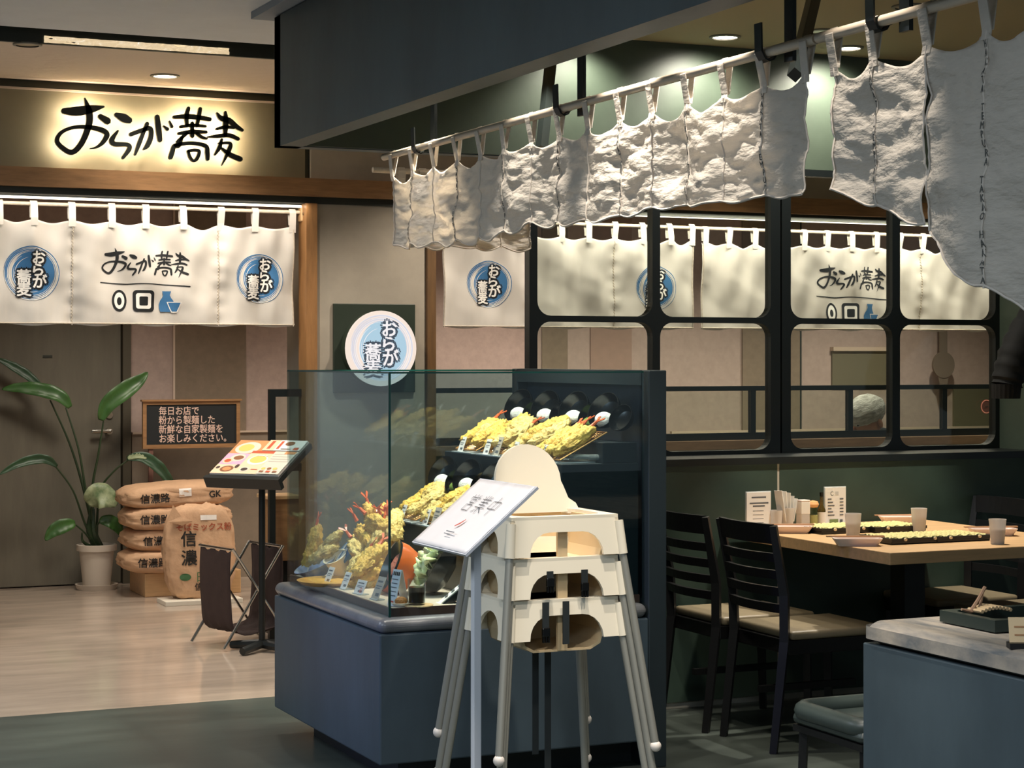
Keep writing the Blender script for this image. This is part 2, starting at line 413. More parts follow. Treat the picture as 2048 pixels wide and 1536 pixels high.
# downlights in the tan ceiling
dl_glow = M('downlight_glow', (255, 244, 224), .5, emit=9)
def downlight(px, py, zc, lit, label, r=.055, power=0, spot=100, col=WARM2, lean=0):
    p = atz(px, py, zc); t = thing('downlight', label, 'downlight', (p.x, p.y, zc), group=None)
    obj('rim', L([(r, .0), (r + .014, .0), (r + .014, -.006), (r, -.008)] , 28, cap=False), M('rim_grey', (120, 116, 104), .4), t, smooth=True)
    obj('lens', L([(0, -.003), (r, -.003), (r, .0)], 28), dl_glow if lit else M('lens_grey', (190, 176, 150), .3), t)
    if power: lamp('downlight_beam', 'SPOT', (p.x, p.y, zc - .02), power, col, .04, spot, .8, aim=(p.x, p.y + lean, 0))
    return p
downlight(1450, 73, ZC, True, 'glowing downlight washing the green plaster wall above the window frames', power=30, spot=130, lean=1.2)
downlight(1643, 62, ZC, False, 'unlit recessed downlight just above the joint of the curtain poles')
downlight(1697, 95, ZC, True, 'glowing downlight beside the green wall behind the wide linen curtain', power=30, spot=130, lean=1.2)
downlight(1818, 12, ZC, False, 'unlit recessed downlight above the second curtain pole')
downlight(330, 151, ZC - .01, True, 'round white downlight in the textured ceiling above the brush lettering', r=.058, power=14, spot=120, col=WARM)
downlight(55, 88, ZC - .01, False, 'small recessed downlight at the end of the ceiling slot', r=.05)
lamp('wall_downlight', 'SPOT', (Xf(1190, 7.28), 7.28, ZC - .02), 20, WARM2, .04, 120, .8, aim=(Xf(1190, 7.28), 8.3, 0))
# further lamps of the tempura dining room, over the case, the table and the counter
lamp('case_downlight', 'SPOT', (2.88, 6.75, ZC - .03), 150, (1, .9, .74), .05, 62, .5, aim=(2.56, 6.85, .7))
lamp('case_downlight', 'SPOT', (3.05, 6.45, ZC - .03), 60, (1, .9, .74), .05, 62, .5, aim=(3.1, 6.75, 1.0))
lamp('table_downlight', 'SPOT', (4.85, 6.5, ZC - .03), 120, (1, .92, .80), .04, 52, .35, aim=(4.8, 6.6, .77))
lamp('counter_downlight', 'SPOT', (4.3, 4.1, ZC - .03), 46, (1, .88, .72), .04, 60, .5, aim=(4.5, 4.3, .72))
for y_, e_ in ((4.55, 50), (5.05, 80), (5.75, 40), (6.75, 14), (3.8, 26)): lamp('curtain_downlight', 'SPOT', (2.505, y_, ZC - .03), e_, WARM2, .015, 44, .7, aim=(2.62, y_ + .05, 2.0))
lamp('aisle_unseen_lamp', 'SPOT', (2.9, 4.5, ZC - .03), 60, WARM2, .04, 80, .5, aim=(2.6, 5.3, .9))
lamp('aisle_unseen_lamp', 'SPOT', (3.0, 6.1, ZC - .03), 8, WARM2, .03, 96, .4, aim=(2.72, 6.0, 2.0))
lamp('aisle_unseen_lamp', 'SPOT', (1.2, 3.4, ZC - .03), 70, (1, .92, .84), .08, 70, .6, aim=(1.75, 3.9, 1.0))  # unseen warm lamp added to brighten the opening notice

# noodle shop front
XO = Xf(610)
struct('wall_fascia', B((-6, YF, 2.449), (XO, YF + .15, 2.845)), fascia_m)
struct('wall_fascia_side', B((XO + .03, YF - .01, 2.449), (15, YF + .15, 2.845)), pillar_m)
struct('trim_3', B((-6, YF + .03, 2.845), (15, YF + .15, ZC + .03)), M('fascia_dark', (66, 66, 50), .6))
struct('trim_4', B((-6, YF - .012, 2.838), (15, YF + .1, 2.848)), trimlight)
struct('trim_5', B((XO, YF + .02, 2.449), (XO + .03, YF + .15, 2.845)), M('fascia_dark'))
struct('trim_6', B((-6, YF - .05, 2.354), (15, YF + .12, 2.449)), woodm)
struct('trim_7', B((-6, YF - .01, 2.318), (15, YF + .12, 2.354)), M('header_dark', (46, 48, 40), .6))
struct('trim_8', B((Xf(609), YF - .03, 0), (Xf(631), YF + .1, 2.318)), woodv)
struct('trim_9', B((Xf(851), YF - .03, 0), (Xf(868), YF + .1, 2.318)), M('wood_dark_upright', (104, 76, 46), .5, var=.2, vscale=7, stretch=(8, 8, 1)))
struct('wall_pillar', B((Xf(631), YF, 0), (Xf(851), YF + .5, 2.33)), pillar_m)
zs = Zf(1336, 883.5)
struct('wall_low', B((Xf(868), YF, 0), (15, YF + .16, zs - .05)), M('low_wall', (96, 98, 76), .5, var=.12, vscale=4))
struct('trim_10', B((Xf(868), YF - .03, zs - .05), (15, YF + .2, zs)), M('wood_sill', (116, 92, 68), .5, var=.2, vscale=7, stretch=(1, 8, 8)))
# inner walls
struct('wall_back', B((-6, YW, 0), (15, YW + .2, 2.7)), pinkwall)
zl = Zf(420, 862, YW)
def px_panel(name, x0, x1, z0, z1, mat, d=.012, Y=YW): return struct(name, B((Xf(x0, Y), Y - d, z0), (Xf(x1, Y), Y + .002, z1)), mat)
px_panel('trim_11', 262, 640, .0, zl - .012, M('lower_panel', (134, 120, 104), .7, var=.08, vscale=14), .03)
px_panel('trim_12', 262, 640, zl - .012, zl, trimlight, .05)
px_panel('trim_13', 349, 491, zl, 2.6, brownwall, .014)
px_panel('trim_14', 345, 349, zl, 2.6, trimlight, .018)
px_panel('trim_15', 1083, 1134, .6, 2.6, brownwall); px_panel('trim_16', 1180, 1262, .6, 2.6, M('mauve_panel', (160, 134, 120), .8, var=.06, vscale=20))
px_panel('trim_17', 1483, 1600, .6, 2.6, brownwall, .02); px_panel('trim_18', 1597, 1600, .6, 2.6, M('header_dark'), .024)
px_panel('trim_19', 1660, 1782, Zf(1700, 702, YW), Zf(1700, 694, YW), trimlight, .05)
px_panel('trim_20', 1662, 1776, Zf(1700, 776, YW), Zf(1700, 702, YW), M('blind', (108, 102, 80), .7), .02)
px_panel('trim_21', 1776, 1781, .6, Zf(1700, 694, YW), M('header_dark'), .03)
px_panel('trim_22', 1905, 2000, Zf(1950, 852, YW), Zf(1950, 776, YW), M('blind'), .02)
px_panel('trim_23', 1340, 2010, Zf(1600, 866, YW), Zf(1600, 858, YW), trimlight, .03)
# door of the vestibule
d = struct('door_1', B((Xf(-60, YW), YW - .05, .01), (Xf(238, YW), YW + .0, 2.1)), doorm)
struct('trim_24', B((Xf(240, YW), YW - .09, 0), (Xf(256, YW), YW, 2.16)), M('door_frame', (78, 72, 58), .5))
hp = atY(206, 862, YW - .05)
h = obj('door_handle', T([(hp.x + .03, hp.y, hp.z), (hp.x + .03, hp.y - .06, hp.z)], .022, 12), chrome, d)
tube_b = NB(); box(tube_b, (hp.x - .09, hp.y - .07, hp.z - .012), (hp.x + .045, hp.y - .05, hp.z + .012), .006)
obj('lever', tube_b, chrome, h)
kp = atY(218, 830, YW - .05)
obj('keyhole', L([(0, 0), (.026, 0), (.024, .012), (0, .012)], 16), chrome, d, loc=(kp.x, kp.y, kp.z), rot=(R(90), 0, 0))
pp = atY(95, 713, YW - .05)
obj('peephole_plate', B((pp.x - .03, pp.y - .006, pp.z - .008), (pp.x + .03, pp.y, pp.z + .008)), M('header_dark'), d)
lamp('vestibule_downlight', 'SPOT', (2.6, 11.3, 2.6), 80, WARM, .3, 120, .7, aim=(2.7, 11.7, 0))
lamp('vestibule_downlight', 'SPOT', (1.6, 10.6, 2.6), 30, WARM, .3, 120, .7, aim=(1.7, 10.7, 0))
lamp('vestibule_downlight', 'SPOT', (3.5, 10.9, 2.6), 60, WARM, .3, 120, .7, aim=(3.6, 11.2, 0))
for x in (5.4, 7.0, 8.6): lamp('dining_unseen_lamp', 'SPOT', (x, 11.3, 2.6), 75, WARM, .05, 130, .7, aim=(x, 11.7, 0))
lamp('dining_unseen_lamp', 'SPOT', (7.0, 10.05, 2.6), 40, WARM, .1, 120, .7, aim=(7.2, 10.3, 0))  # unseen lamp added to brighten the guest's head
for x, e_ in ((1.0, 50), (2.6, 50), (4.0, 56), (5.6, 40), (7.2, 40), (8.8, 40)): lamp('front_fill_lamp', 'SPOT', (x, 8.9, ZC - .03), e_, WARM, .05, 110, .8, aim=(x, 9.3, 0))  # unseen lamps added to brighten the white curtains and the pillar
# closing walls beyond the frame so that reflections meet a mall interior, not the void
struct('wall_mall', B((-6.2, -3, 0), (-6, 16, 3)), M('mall_wall', (150, 158, 168), .7))
struct('wall_far', B((-6, YF + .1, 0), (Xf(-70, YF), YF + .25, 2.4)), M('mall_wall'))

# ================================================================ NOODLE SHOP THINGS
# glowing halo lettering: dark letters standing off the fascia, lit from behind
lx0, lx1 = Xf(104), Xf(476); lw = lx1 - lx0; lc = Vector(((lx0 + lx1) / 2, YF - .075, Zf(290, 268)))
sg = thing('wall_lettering', 'black brush lettering おらが蕎麦 on the fascia with a warm white halo', 'sign', lc)
halo = M('halo_glow', (255, 240, 216), .5, emit=32)
letm = M('letter_black', (20, 26, 22), .45)
CH_IDX = [(0, 3), (3, 4), (4, 5), (5, 10), (10, 21), (21, 28)]
strokes = logo(lw)
thin = [ribbon([((x - 848) * lw / 1090, -(y - 790) * lw / 1090, wd * .5 * lw / 1090) for x, y, wd in st]) for st in LOGO]
for a, b in CH_IDX:
    bm = NB()
    for st in strokes[a:b]:
        for f in st[1]:
            q = [(st[0][i][0], st[0][i][1]) for i in f]
            try:
                prism(bm, q, lambda u, v, w_: Vector((u, -w_, v)), .018)
            except ValueError: pass
    o = obj('letter', bm, letm, sg)
    for st in thin[a:b]:
        bh = NB()
        for f in st[1]: bh.faces.new([bh.verts.new((st[0][i][0], .004, st[0][i][1])) for i in f])
        obj('halo_led', bh, halo, o)
# menu lightbox on the pillar
c = atY(746.5, 697, YF); zb0, zb1 = Zf(746, 785), Zf(746, 608)
t = thing('lightbox_sign', 'round glowing sign with blue swirl and outlined characters on a dark square board', 'sign', (c.x, YF, zb0))
obj('board', B((Xf(665), YF - .02, zb0), (Xf(828), YF, zb1), .003), M('board_green', (40, 50, 38), .5), t, world=True)
rr = (Xf(819) - Xf(678)) / 2; cx, cz = (Xf(819) + Xf(678)) / 2, Zf(748, 697)
can = obj('lamp_can', L([(rr * .98, 0), (rr * .98, .075), (0, .075)], 48), M('board_green'), t, loc=(cx - c.x, -.02, cz - zb0), rot=(R(90), 0, 0), smooth=True)
lit = M('lightbox_face', (70, 66, 62), .5, emit=.43, ecol=(255, 236, 222))
obj('glowing_face', L([(0, .076), (rr, .076), (rr, .082), (rr * .985, .086), (0, .086)], 48), lit, can)
palebl = M('lightbox_blue', (50, 58, 62), .5, emit=.42, ecol=(180, 214, 234)); palew = M('lightbox_white', (70, 70, 70), .5, emit=.44, ecol=(250, 246, 248)); inkl = M('lightbox_ink', (60, 74, 92), .6, emit=.12)
ring = M('lightbox_ring', (60, 60, 64), .5, emit=.42, ecol=(224, 224, 236))
em = []
for p, m in emblem(rr * .9):
    em.append((p, {bluep: palebl, blackmat: inkl, whiteprint: palew}[m]))
for k in range(len(em)):
    if k > 0 and em[k][1] is palebl: em[k] = (em[k][0], ring)
prints('printed_emblem', em, lambda u, v, o_: Vector((u, v, .086 + o_)), can, lift=.0006)

# --- split curtains (noren)
stitch = M('stitch', (196, 184, 166), .9)
def noren(x0, x1, zrod, ztop, zbot, y, loops, seams, seed, label, pieces=None):
    """white shop curtain hung by loops from a rod; returns thing and its surface function"""
    t = thing('noren_curtain', label, 'curtain', (x0, y, zbot))
    W, Hh = x1 - x0, ztop - zbot; rnd = random.Random(seed)
    ph = [rnd.uniform(0, 6.3) for _ in range(6)]
    lo = [v - x0 for v in loops]
    def surf(u, v):      # u 0..W, v 0..Hh from the bottom
        s = v / Hh
        d = .010 * math.sin(u * 9.0 + ph[0]) * (1 - .5 * s) + .008 * math.sin(u * 24 + ph[1] + 1.5 * s) + .006 * math.sin(u * 36 - v * 14 + ph[2]) * (.4 + s) + .006 * math.sin(u * 14 + v * 17 + ph[3]) + .012 * noise.noise((u * 15, v * 2.2, seed)) + .003 * noise.noise((u * 9 + v * 12, v * 8 - u * 5, seed + 3))
        k = min((abs(u - q) for q in lo), default=.1)
        d += -.014 * math.exp(-(k / .035) ** 2) * s ** 3
        for sm in seams: d += .012 * math.exp(-((u - (sm - x0)) / .03) ** 2) + .003 * math.sin(v * 75) * math.exp(-((u - (sm - x0)) / .035) ** 2)
        return d
    def top(u):
        a = max([q for q in lo if q <= u], default=0); b = min([q for q in lo if q > u], default=W)
        f = (u - a) / max(b - a, 1e-4); amp = .03 if int(a * 50 + seed) % 3 == 0 else .014
        return Hh - amp * math.sin(math.pi * f) ** 2
    pieces = pieces or [(0, W)]
    for a, b in pieces:
        bm = NB(); nx = max(8, int((b - a) / .012)); nz = 44; g_ = []
        for i in range(nx + 1):
            u = a + (b - a) * i / nx; tp = top(u)
            g_.append([bm.verts.new((u, surf(u, tp * j / nz), tp * j / nz + (.006 * math.sin(u * 20 + seed) if j == 0 else 0))) for j in range(nz + 1)])
        for p, q in zip(g_, g_[1:]):
            for j in range(nz): bm.faces.new((p[j], q[j], q[j + 1], p[j + 1]))
        cl = obj('cloth', bm, norenm, t, smooth='all')
        m = cl.modifiers.new('thick', 'SOLIDIFY'); m.thickness = .002; m.offset = 0
        # stitched hems
        hb = NB()
        for uu in (a + .006, b - .006):
            tube(hb, [(uu, surf(uu, vv) - .003, vv) for vv in [Hh * k / 40 for k in range(0, 40)]], [.003 + .0012 * (k % 2) for k in range(40)], 5)
        N_ = max(12, int((b - a) / .012))
        tube(hb, [(a + (b - a) * k / N_, surf(a + (b - a) * k / N_, .008) - .003, .008) for k in range(N_ + 1)], [.003 + .0012 * (k % 2) for k in range(N_ + 1)], 5)
        obj('hem', hb, stitch, t)
    for q in lo:
        lb = NB(); hw = .018
        zz = [top(q) - .03, top(q) + .01, zrod - zbot - .004, zrod - zbot + .016, zrod - zbot - .004, top(q) + .01]
        yy = [surf(q, top(q)) - .004, surf(q, top(q)) - .006, -.018, 0, .018, .008]
        rows = [[lb.verts.new((q - hw, yv, zv)), lb.verts.new((q + hw, yv, zv))] for yv, zv in zip(yy, zz)]
        for r0, r1 in zip(rows, rows[1:]): lb.faces.new((r0[0], r0[1], r1[1], r1[0]))
        lp = obj('loop', lb, norenm, t); m = lp.modifiers.new('thick', 'SOLIDIFY'); m.thickness = .003
    for sm in seams:
        sb = NB(); u = sm - x0
        tube(sb, [(u + .003 * (-1) ** k, surf(u, v_) - .002, v_) for k, v_ in enumerate([Hh * .985 * k / 60 for k in range(60)])], .0035, 5)
        obj('seam', sb, stitch, t)
    fn = lambda u, v, o_: Vector((u, surf(u, v) - .0016 - o_, v))
    return t, fn, W, Hh
YN = YF + .06
zr, zt, zb_ = 2.275, 2.195, 1.668
def put_emblem(t, fn, u, v, r): prints('printed_emblem', emblem(r), lambda a, b, o_: fn(u + a, v + b, o_), t, cut=.011)
tok = [(-30,72),(30,72),(26,58),(22,46),(30,26),(44,6),(52,-18),(50,-50),(40,-70),(-40,-70),(-50,-50),(-52,-18),(-44,6),(-30,26),(-22,46),(-26,58)]
def put_logo(t, fn, u, v, wd):
    s = wd / 372.
    ls = [(p, blackmat) for p in logo(wd)]
    ls = [(xf(p, 1, 1, 0, 62 * s), m) for p, m in ls]
    ls.append((ribbon([(-192 * s, -24 * s, 4 * s), (-90 * s, -30 * s, 5 * s), (0, -26 * s, 4 * s), (190 * s, -36 * s, 5 * s)]), blackmat))
    ls += [(disc_poly(-112 * s, -100 * s, 32 * s, 46 * s), blackmat), (disc_poly(-112 * s, -100 * s, 22 * s, 35 * s), whiteprint), (disc_poly(-112 * s, -102 * s, 10 * s, 17 * s), blackmat)]
    sq = lambda x, y, r, q: ([(a, b, 0) for a, b in rrect(x - r, y - r, x + r, y + r, q * r)], [tuple(range(28))])
    ls += [(sq(-8 * s, -100 * s, 46 * s, .35), blackmat), (sq(-8 * s, -100 * s, 33 * s, .3), whiteprint), (sq(-8 * s, -100 * s, 19 * s, .3), blackmat)]
    ls.append((([(x * .62 * s + 92 * s, y * .62 * s - 102 * s, 0) for x, y in tok], [(0, 1, 2, 15), (15, 2, 3, 14), (14, 3, 4, 13), (13, 4, 5, 12), (12, 5, 6, 11), (11, 6, 7, 10), (10, 7, 8, 9)]), bluep))
    cup = lambda k: ([((x * k + 124) * s, (y * k - 122) * s, 0) for x, y in ((-26, 16), (26, 16), (16, -10), (10, -22), (-10, -22), (-16, -10))], [(0, 1, 2, 3, 4, 5)])
    ls += [(cup(1.2), whiteprint), (cup(1.0), bluep)]
    prints('printed_logo', ls, lambda a, b, o_: fn(u + a, v + b, o_), t, cut=.011)
Xn = lambda p: Xf(p, YN)
t, fn, W, Hh = noren(Xn(-8), Xn(588), zr, zt, zb_, YN, [Xn(p) for p in (-2, 67, 143, 223, 291, 365, 442, 510, 584)], [Xn(145), Xn(437)], 1,
    'white split curtain with two blue emblems and a central logo above the doorway')
put_emblem(t, fn, Xn(63) - Xn(-8), Zf(63, 547, YN) - zb_, (Xn(122) - Xn(8)) / 2)
put_emblem(t, fn, Xn(519) - Xn(-8), Zf(519, 558, YN) - zb_, (Xn(563) - Xn(465)) / 2)
put_logo(t, fn, Xn(291) - Xn(-8), Zf(291, 555, YN) - zb_, Xn(378) - Xn(205))
t, fn, W, Hh = noren(Xn(886), Xn(1388), zr - .01, zt - .01, zb_, YN, [Xn(p) for p in (892, 955, 1018, 1064, 1122, 1176, 1230, 1284, 1338, 1383)], [Xn(1057), Xn(1230)], 2,
    'white split curtain with two blue emblems behind the steel window', None)
put_emblem(t, fn, Xn(978) - Xn(886), Zf(978, 569, YN) - zb_, (Xn(1023) - Xn(934)) / 2)
put_emblem(t, fn, Xn(1310) - Xn(886), Zf(1310, 576, YN) - zb_, (Xn(1352) - Xn(1270)) / 2)
t, fn, W, Hh = noren(Xn(1403), Xn(1983), zr - .02, zt - .02, zb_, YN, [Xn(p) for p in (1410, 1458, 1509, 1556, 1608, 1654, 1702, 1752, 1800, 1846, 1892, 1940, 1978)], [Xn(1557), Xn(1843)], 3,
    'white split curtain bearing one shop logo behind the steel window', None)
put_logo(t, fn, Xn(1703) - Xn(1403), Zf(1703, 583, YN) - zb_, Xn(1769) - Xn(1634))
o = obj('curtain_pole', T([(Xn(-60), YN, zr), (Xn(602), YN, zr)], .010, 10), rodm, smooth=True); tag(o, 'thin pole carrying the white curtain over the doorway', 'curtain pole')
o = obj('curtain_pole', T([(Xn(875), YN, zr - .012), (Xn(2010), YN, zr - .02)], .010, 10), rodm, smooth=True); tag(o, 'long thin pole carrying two white curtains behind the windows', 'curtain pole')
br = thing('pole_bracket', 'pale wooden bracket holding the pole end beside the upright post', 'bracket', (Xn(606), YN, zr))
obj('arm', B((-.02, -.03, -.05), (.025, .03, .045), .006), woodlight, br); obj('pin', T([(0, -.05, -.01), (0, .05, -.01)], .014, 10), M('wood_dark_upright'), br)
# strip lamps above the poles
for i, (p0, p1, py, lab) in enumerate(((-60, 606, 402, 'slim strip lamp under the wooden beam over the doorway curtain'), (1080, 2010, 440, 'slim strip lamp above the curtains behind the windows'))):
    zz = Zf((p0 + p1) / 2, py, YF + .03)
    t = thing('strip_lamp', lab, 'strip lamp', ((Xf(p0) + Xf(p1)) / 2, YF + .03, zz))
    obj('tube', T([(Xf(p0), YF + .03, zz), (Xf(p1), YF + .03, zz)], .006, 8), M('led_glow', (255, 240, 214), .5, emit=2.5), t, world=True)
    obj('housing', B((Xf(p0), YF + .02, zz + .006), (Xf(p1), YF + .05, zz + .02)), M('header_dark'), t, world=True)
    lamp('strip_beam', 'AREA', ((Xf(p0) + Xf(p1)) / 2, YF - .06, zz + .01), 2.2 if i == 0 else 11, WARM2, abs(Xf(p1) - Xf(p0)), aim=((Xf(p0) + Xf(p1)) / 2, YF + .02, 1.9), size_y=.03)

# --- low black screen on the sill of the noodle shop, and the short one by the doorway
zr1, zr0 = Zf(1336, 773.4), Zf(1336, 869)
t = thing('low_screen', 'long low black framed screen with clear panes on the wooden sill', 'screen', (Xf(868), YF + .06, zs))
yy0, yy1 = YF + .05, YF + .085
obj('top_rail', B((Xf(869), yy0, zr1 - .028), (13, yy1, zr1)), frameblk, t, world=True)
obj('bottom_rail', B((Xf(869), yy0, zs), (13, yy1, zr0)), frameblk, t, world=True)
posts = [873.5, 1140, 1325, 1516, 1711, 1900, 2090]
for p in posts: obj('post', B((Xf(p) - .017, yy0 + .001, zr0), (Xf(p) + .017, yy1 - .001, zr1 - .028)), frameblk, t, world=True)
for a, b in zip(posts, posts[1:]): obj('pane', B((Xf(a) + .017, YF + .065, zr0), (Xf(b) - .017, YF + .069, zr1 - .028)), paneglass, t, world=True)
t = thing('door_screen', 'short black metal screen frame beside the doorway post', 'screen', (Xf(553), YF + .06, 0))
obj('post', B((Xf(545), yy0, 0), (Xf(557), yy1, zr1)), frameblk, t, world=True)
obj('top_rail', B((Xf(557), yy0, zr1 - .04), (Xf(609), yy1, zr1)), frameblk, t, world=True)
obj('bottom_rail', B((Xf(557), yy0, .9), (Xf(609), yy1, .94)), frameblk, t, world=True)
obj('pane', B((Xf(557), YF + .065, .94), (Xf(609), YF + .069, zr1 - .04)), paneglass, t, world=True)
# wooden cabinet by the doorway
t = thing('wood_cabinet', 'low wooden cabinet with open dark base behind the menu stand', 'cabinet', (Xf(538, 9.97), 9.97, 0))
w0 = .17
obj('body', B((0, 0, .40), (w0, .2, .735), .004), woodm, t); obj('top', B((-.01, -.015, .735), (w0 + .01, .2, .755), .003), woodlight, t)
obj('base', B((.02, .03, 0), (w0 - .02, .2, .40)), frameblk, t)
# round sign's shadow built as a grey panel; red-ring notice
p = atY(1885, 730, YW - .15)
t = thing('shadow_panel', 'grey round panel with strap standing in for the shadow of a hanging sign', 'silhouette', p)
rr_ = .105
obj('disc', L([(0, 0), (rr_, 0), (rr_, .02), (0, .02)], 40), M('shadow_grey', (112, 100, 88), .7), t, rot=(R(90), 0, 0))
obj('strap', B((-.036, -.016, rr_ * .9), (.036, -.004, 2.625 - p.z)), M('shadow_grey'), t)
obj('tail', prism(NB(), [(-.05, -rr_ * .85), (.05, -rr_ * .85), (.02, -.30), (-.0, -.30)], lambda u, v, w_: Vector((u, -.014 + w_, v)), .008), M('shadow_grey'), t)
p = atY(1972, 813, YF + .045)
t = thing('ring_notice', 'round notice with a red ring stuck on the low screen', 'notice', p)
obj('plate', L([(0, 0), (.036, 0), (.036, .003), (0, .003)], 32), M('notice_brown', (96, 60, 50), .6), t, rot=(R(90), 0, 0))
prints('red_ring', [(arc_poly(0, 0, .040, 0, 360, .009, 40), M('red_print', (224, 92, 74), .6)), (arc_poly(0, 0, .040, 0, 360, .004, 40), M('pale_red', (250, 200, 180), .6)), (rect_poly(-.012, -.004, .012, .002), M('header_dark'))], lambda u, v, o_: Vector((u, -.004 - o_, v)), t)

# ================================================================ DOORWAY THINGS
# --- potted bird-of-paradise plant
YPL = 12.45
pc = atz(182, 1172, 0); pc = Vector((pc.x, YPL, 0))
t = thing('potted_plant', 'leafy plant with long arching stems in a white pot on a saucer', 'plant', pc)
potm = M('white_ceramic', (214, 202, 186), .4)
pot = obj('pot', L([(.088, .025), (.112, .25), (.128, .252), (.13, .29), (.117, .292), (.112, .262), (0, .262)], 32), potm, t, smooth=True)
obj('soil', L([(0, .262), (.111, .263), (0, .27)], 20), M('soil', (44, 34, 26), .9, bump=.6, bscale=60), pot)
obj('saucer', L([(0, 0), (.125, 0), (.138, .035), (.128, .035), (.118, .012), (0, .012)], 32), potm, t, smooth=True)
leafm = M('leaf', (60, 98, 46), .38, var=.3, vscale=9); leafd = M('leaf_dark', (40, 70, 44), .42, var=.3, vscale=9); leafv = M('leaf_variegated', (170, 178, 140), .45, var=.35, vscale=16, vcol=(70, 100, 56))
stemm = M('stem', (44, 62, 38), .45)
def pl(cx, cy, dy=0):    # crop coordinates (0..1536 over 560 px from (0,660)) -> local point
    p = atY(cx / 2.743, 660 + cy / 2.743, YPL + dy); return p - pc
def leaf(spine, width, mat, fold=.35, twist=0):
    s = crom([tuple(p) for p in spine], 6); bm = NB(); rows = []; n = len(s) - 1
    for i, p in enumerate(s):
        p = Vector(p); a = Vector(s[max(i - 1, 0)]); b = Vector(s[min(i + 1, n)]); tg = (b - a).normalized()
        f = i / n; wd = width * (math.sin(math.pi * min(1, f * .96 + .04)) ** .75) * (1.15 - .3 * f) + .002
        side = tg.cross(Vector((math.sin(twist), -math.cos(twist), .25))).normalized(); nr = side.cross(tg).normalized()
        rows.append([bm.verts.new(p + side * wd * k + nr * abs(k) * wd * fold + nr * .004 * math.sin(f * 30 + k * 2) * abs(k)) for k in (-1, -.5, 0, .5, 1)])
    for a, b in zip(rows, rows[1:]):
        for k in range(4): bm.faces.new((a[k], a[k + 1], b[k + 1], b[k]))
    o = obj('leaf', bm, mat, t, smooth='all'); m = o.modifiers.new('thick', 'SOLIDIFY'); m.thickness = .0015
def stem(pts, r0=.011, r1=.005):
    s = crom([tuple(p) for p in pts], 5); obj('stem', T(s, [r0 + (r1 - r0) * i / (len(s) - 1) for i in range(len(s))], 7), stemm, t, smooth=True)
base = Vector((0, 0, .27))
stem([base, pl(455, 860, .03), pl(380, 620, .05), pl(275, 385, .05)]); leaf([pl(385, 425, .02), pl(330, 365, .02), pl(230, 332, .05), pl(110, 318, .08), pl(10, 325, .1)], .045, leafm)
leaf([pl(240, 330, .10), pl(150, 250, .12), pl(60, 195, .13), pl(-20, 155, .14)], .03, leafd)
stem([base, pl(470, 880, -.02), pl(430, 650, -.03), pl(360, 425, 0)], .01)
stem([base, pl(505, 900, 0), pl(540, 680, -.02), pl(568, 500, -.03)], .012); leaf([pl(552, 495, -.03), pl(590, 410, -.04), pl(690, 330, -.05), pl(760, 280, -.05), pl(812, 232, -.06)], .055, leafm, .5)
stem([base, pl(465, 1060, -.03), pl(400, 880, -.06), pl(300, 742, -.08)], .009); leaf([pl(312, 748, -.08), pl(250, 712, -.09), pl(170, 715, -.1), pl(80, 745, -.12), pl(-5, 795, -.14)], .03, leafd, .6)
stem([base, pl(545, 900, -.04), pl(620, 780, -.08), pl(705, 712, -.1)], .009); leaf([pl(695, 705, -.1), pl(780, 700, -.12), pl(860, 750, -.14), pl(920, 820, -.15), pl(968, 890, -.16)], .038, leafd, .6); leaf([pl(700, 705, -.11), pl(750, 690, -.12), pl(805, 705, -.13)], .018, leafv, .2)
stem([base, pl(500, 1000, -.05), pl(520, 930, -.08)], .009); leaf([pl(478, 950, -.10), pl(530, 915, -.13), pl(590, 925, -.14), pl(640, 965, -.13)], .085, leafv, .25, .4)
stem([base, pl(462, 1110, -.05), pl(405, 1062, -.08)], .007); leaf([pl(412, 1060, -.08), pl(350, 1075, -.1), pl(290, 1105, -.1), pl(248, 1155, -.1)], .045, leafm, .4)
stem([base, pl(525, 1090, -.05), pl(560, 1042, -.08)], .007); leaf([pl(545, 1045, -.08), pl(600, 1050, -.1), pl(640, 1080, -.1), pl(668, 1130, -.1)], .04, leafm, .4)
stem([base, pl(490, 1100, -.02), pl(500, 1000, -.02)], .03, .012); stem([base + Vector((.02, 0, 0)), pl(515, 1100, -.03), pl(512, 980, -.03)], .03, .01); stem([base + Vector((-.03, 0, 0)), pl(455, 1160, -.03), pl(450, 1110, -.03)], .014, .004)

# --- kraft paper flour sacks
kraft = M('kraft_paper', (206, 166, 130), .75, var=.12, vscale=7, bump=.8, bscale=14)
inkb = M('sack_ink', (44, 40, 36), .85); inkr = M('sack_red', (168, 84, 56), .85); inkg = M('sack_green', (70, 110, 70), .85)
def sack_mesh(sx, sy, sz, seed, bulge=.18, wr=.012):
    bm = NB(); bmesh.ops.create_cube(bm, size=2); bmesh.ops.subdivide_edges(bm, edges=bm.edges[:], cuts=14, use_grid_fill=True)
    for v in bm.verts:
        x, y, z = v.co
        k = 3.2; e = 4.5
        l_ = (abs(x) ** e + abs(y) ** e + abs(z) ** e) ** (1 / e); q = Vector((x, y, z)) / l_
        pin = 1 - .25 * max(0, abs(q.x) - .75) / .25
        q.z *= pin * (1 + bulge * (1 - q.x * q.x) * .3)
        nn = noise.noise((q.x * 5 + seed, q.y * 4, q.z * 3)) + .8 * noise.noise((q.x * 13, q.y * 9 + seed, q.z * 9)) + .5 * abs(noise.noise((q.x * 9 + q.z * 14, q.y * 15, seed)))
        q = Vector((q.x * sx, q.y * sy, q.z * sz)); q += q.normalized() * wr * nn; v.co = q
    return bm
def sack_print(o, layers, depth_fn):
    for ly_ in layers: prints('printed_text', [ly_], depth_fn, o, cut=.04)
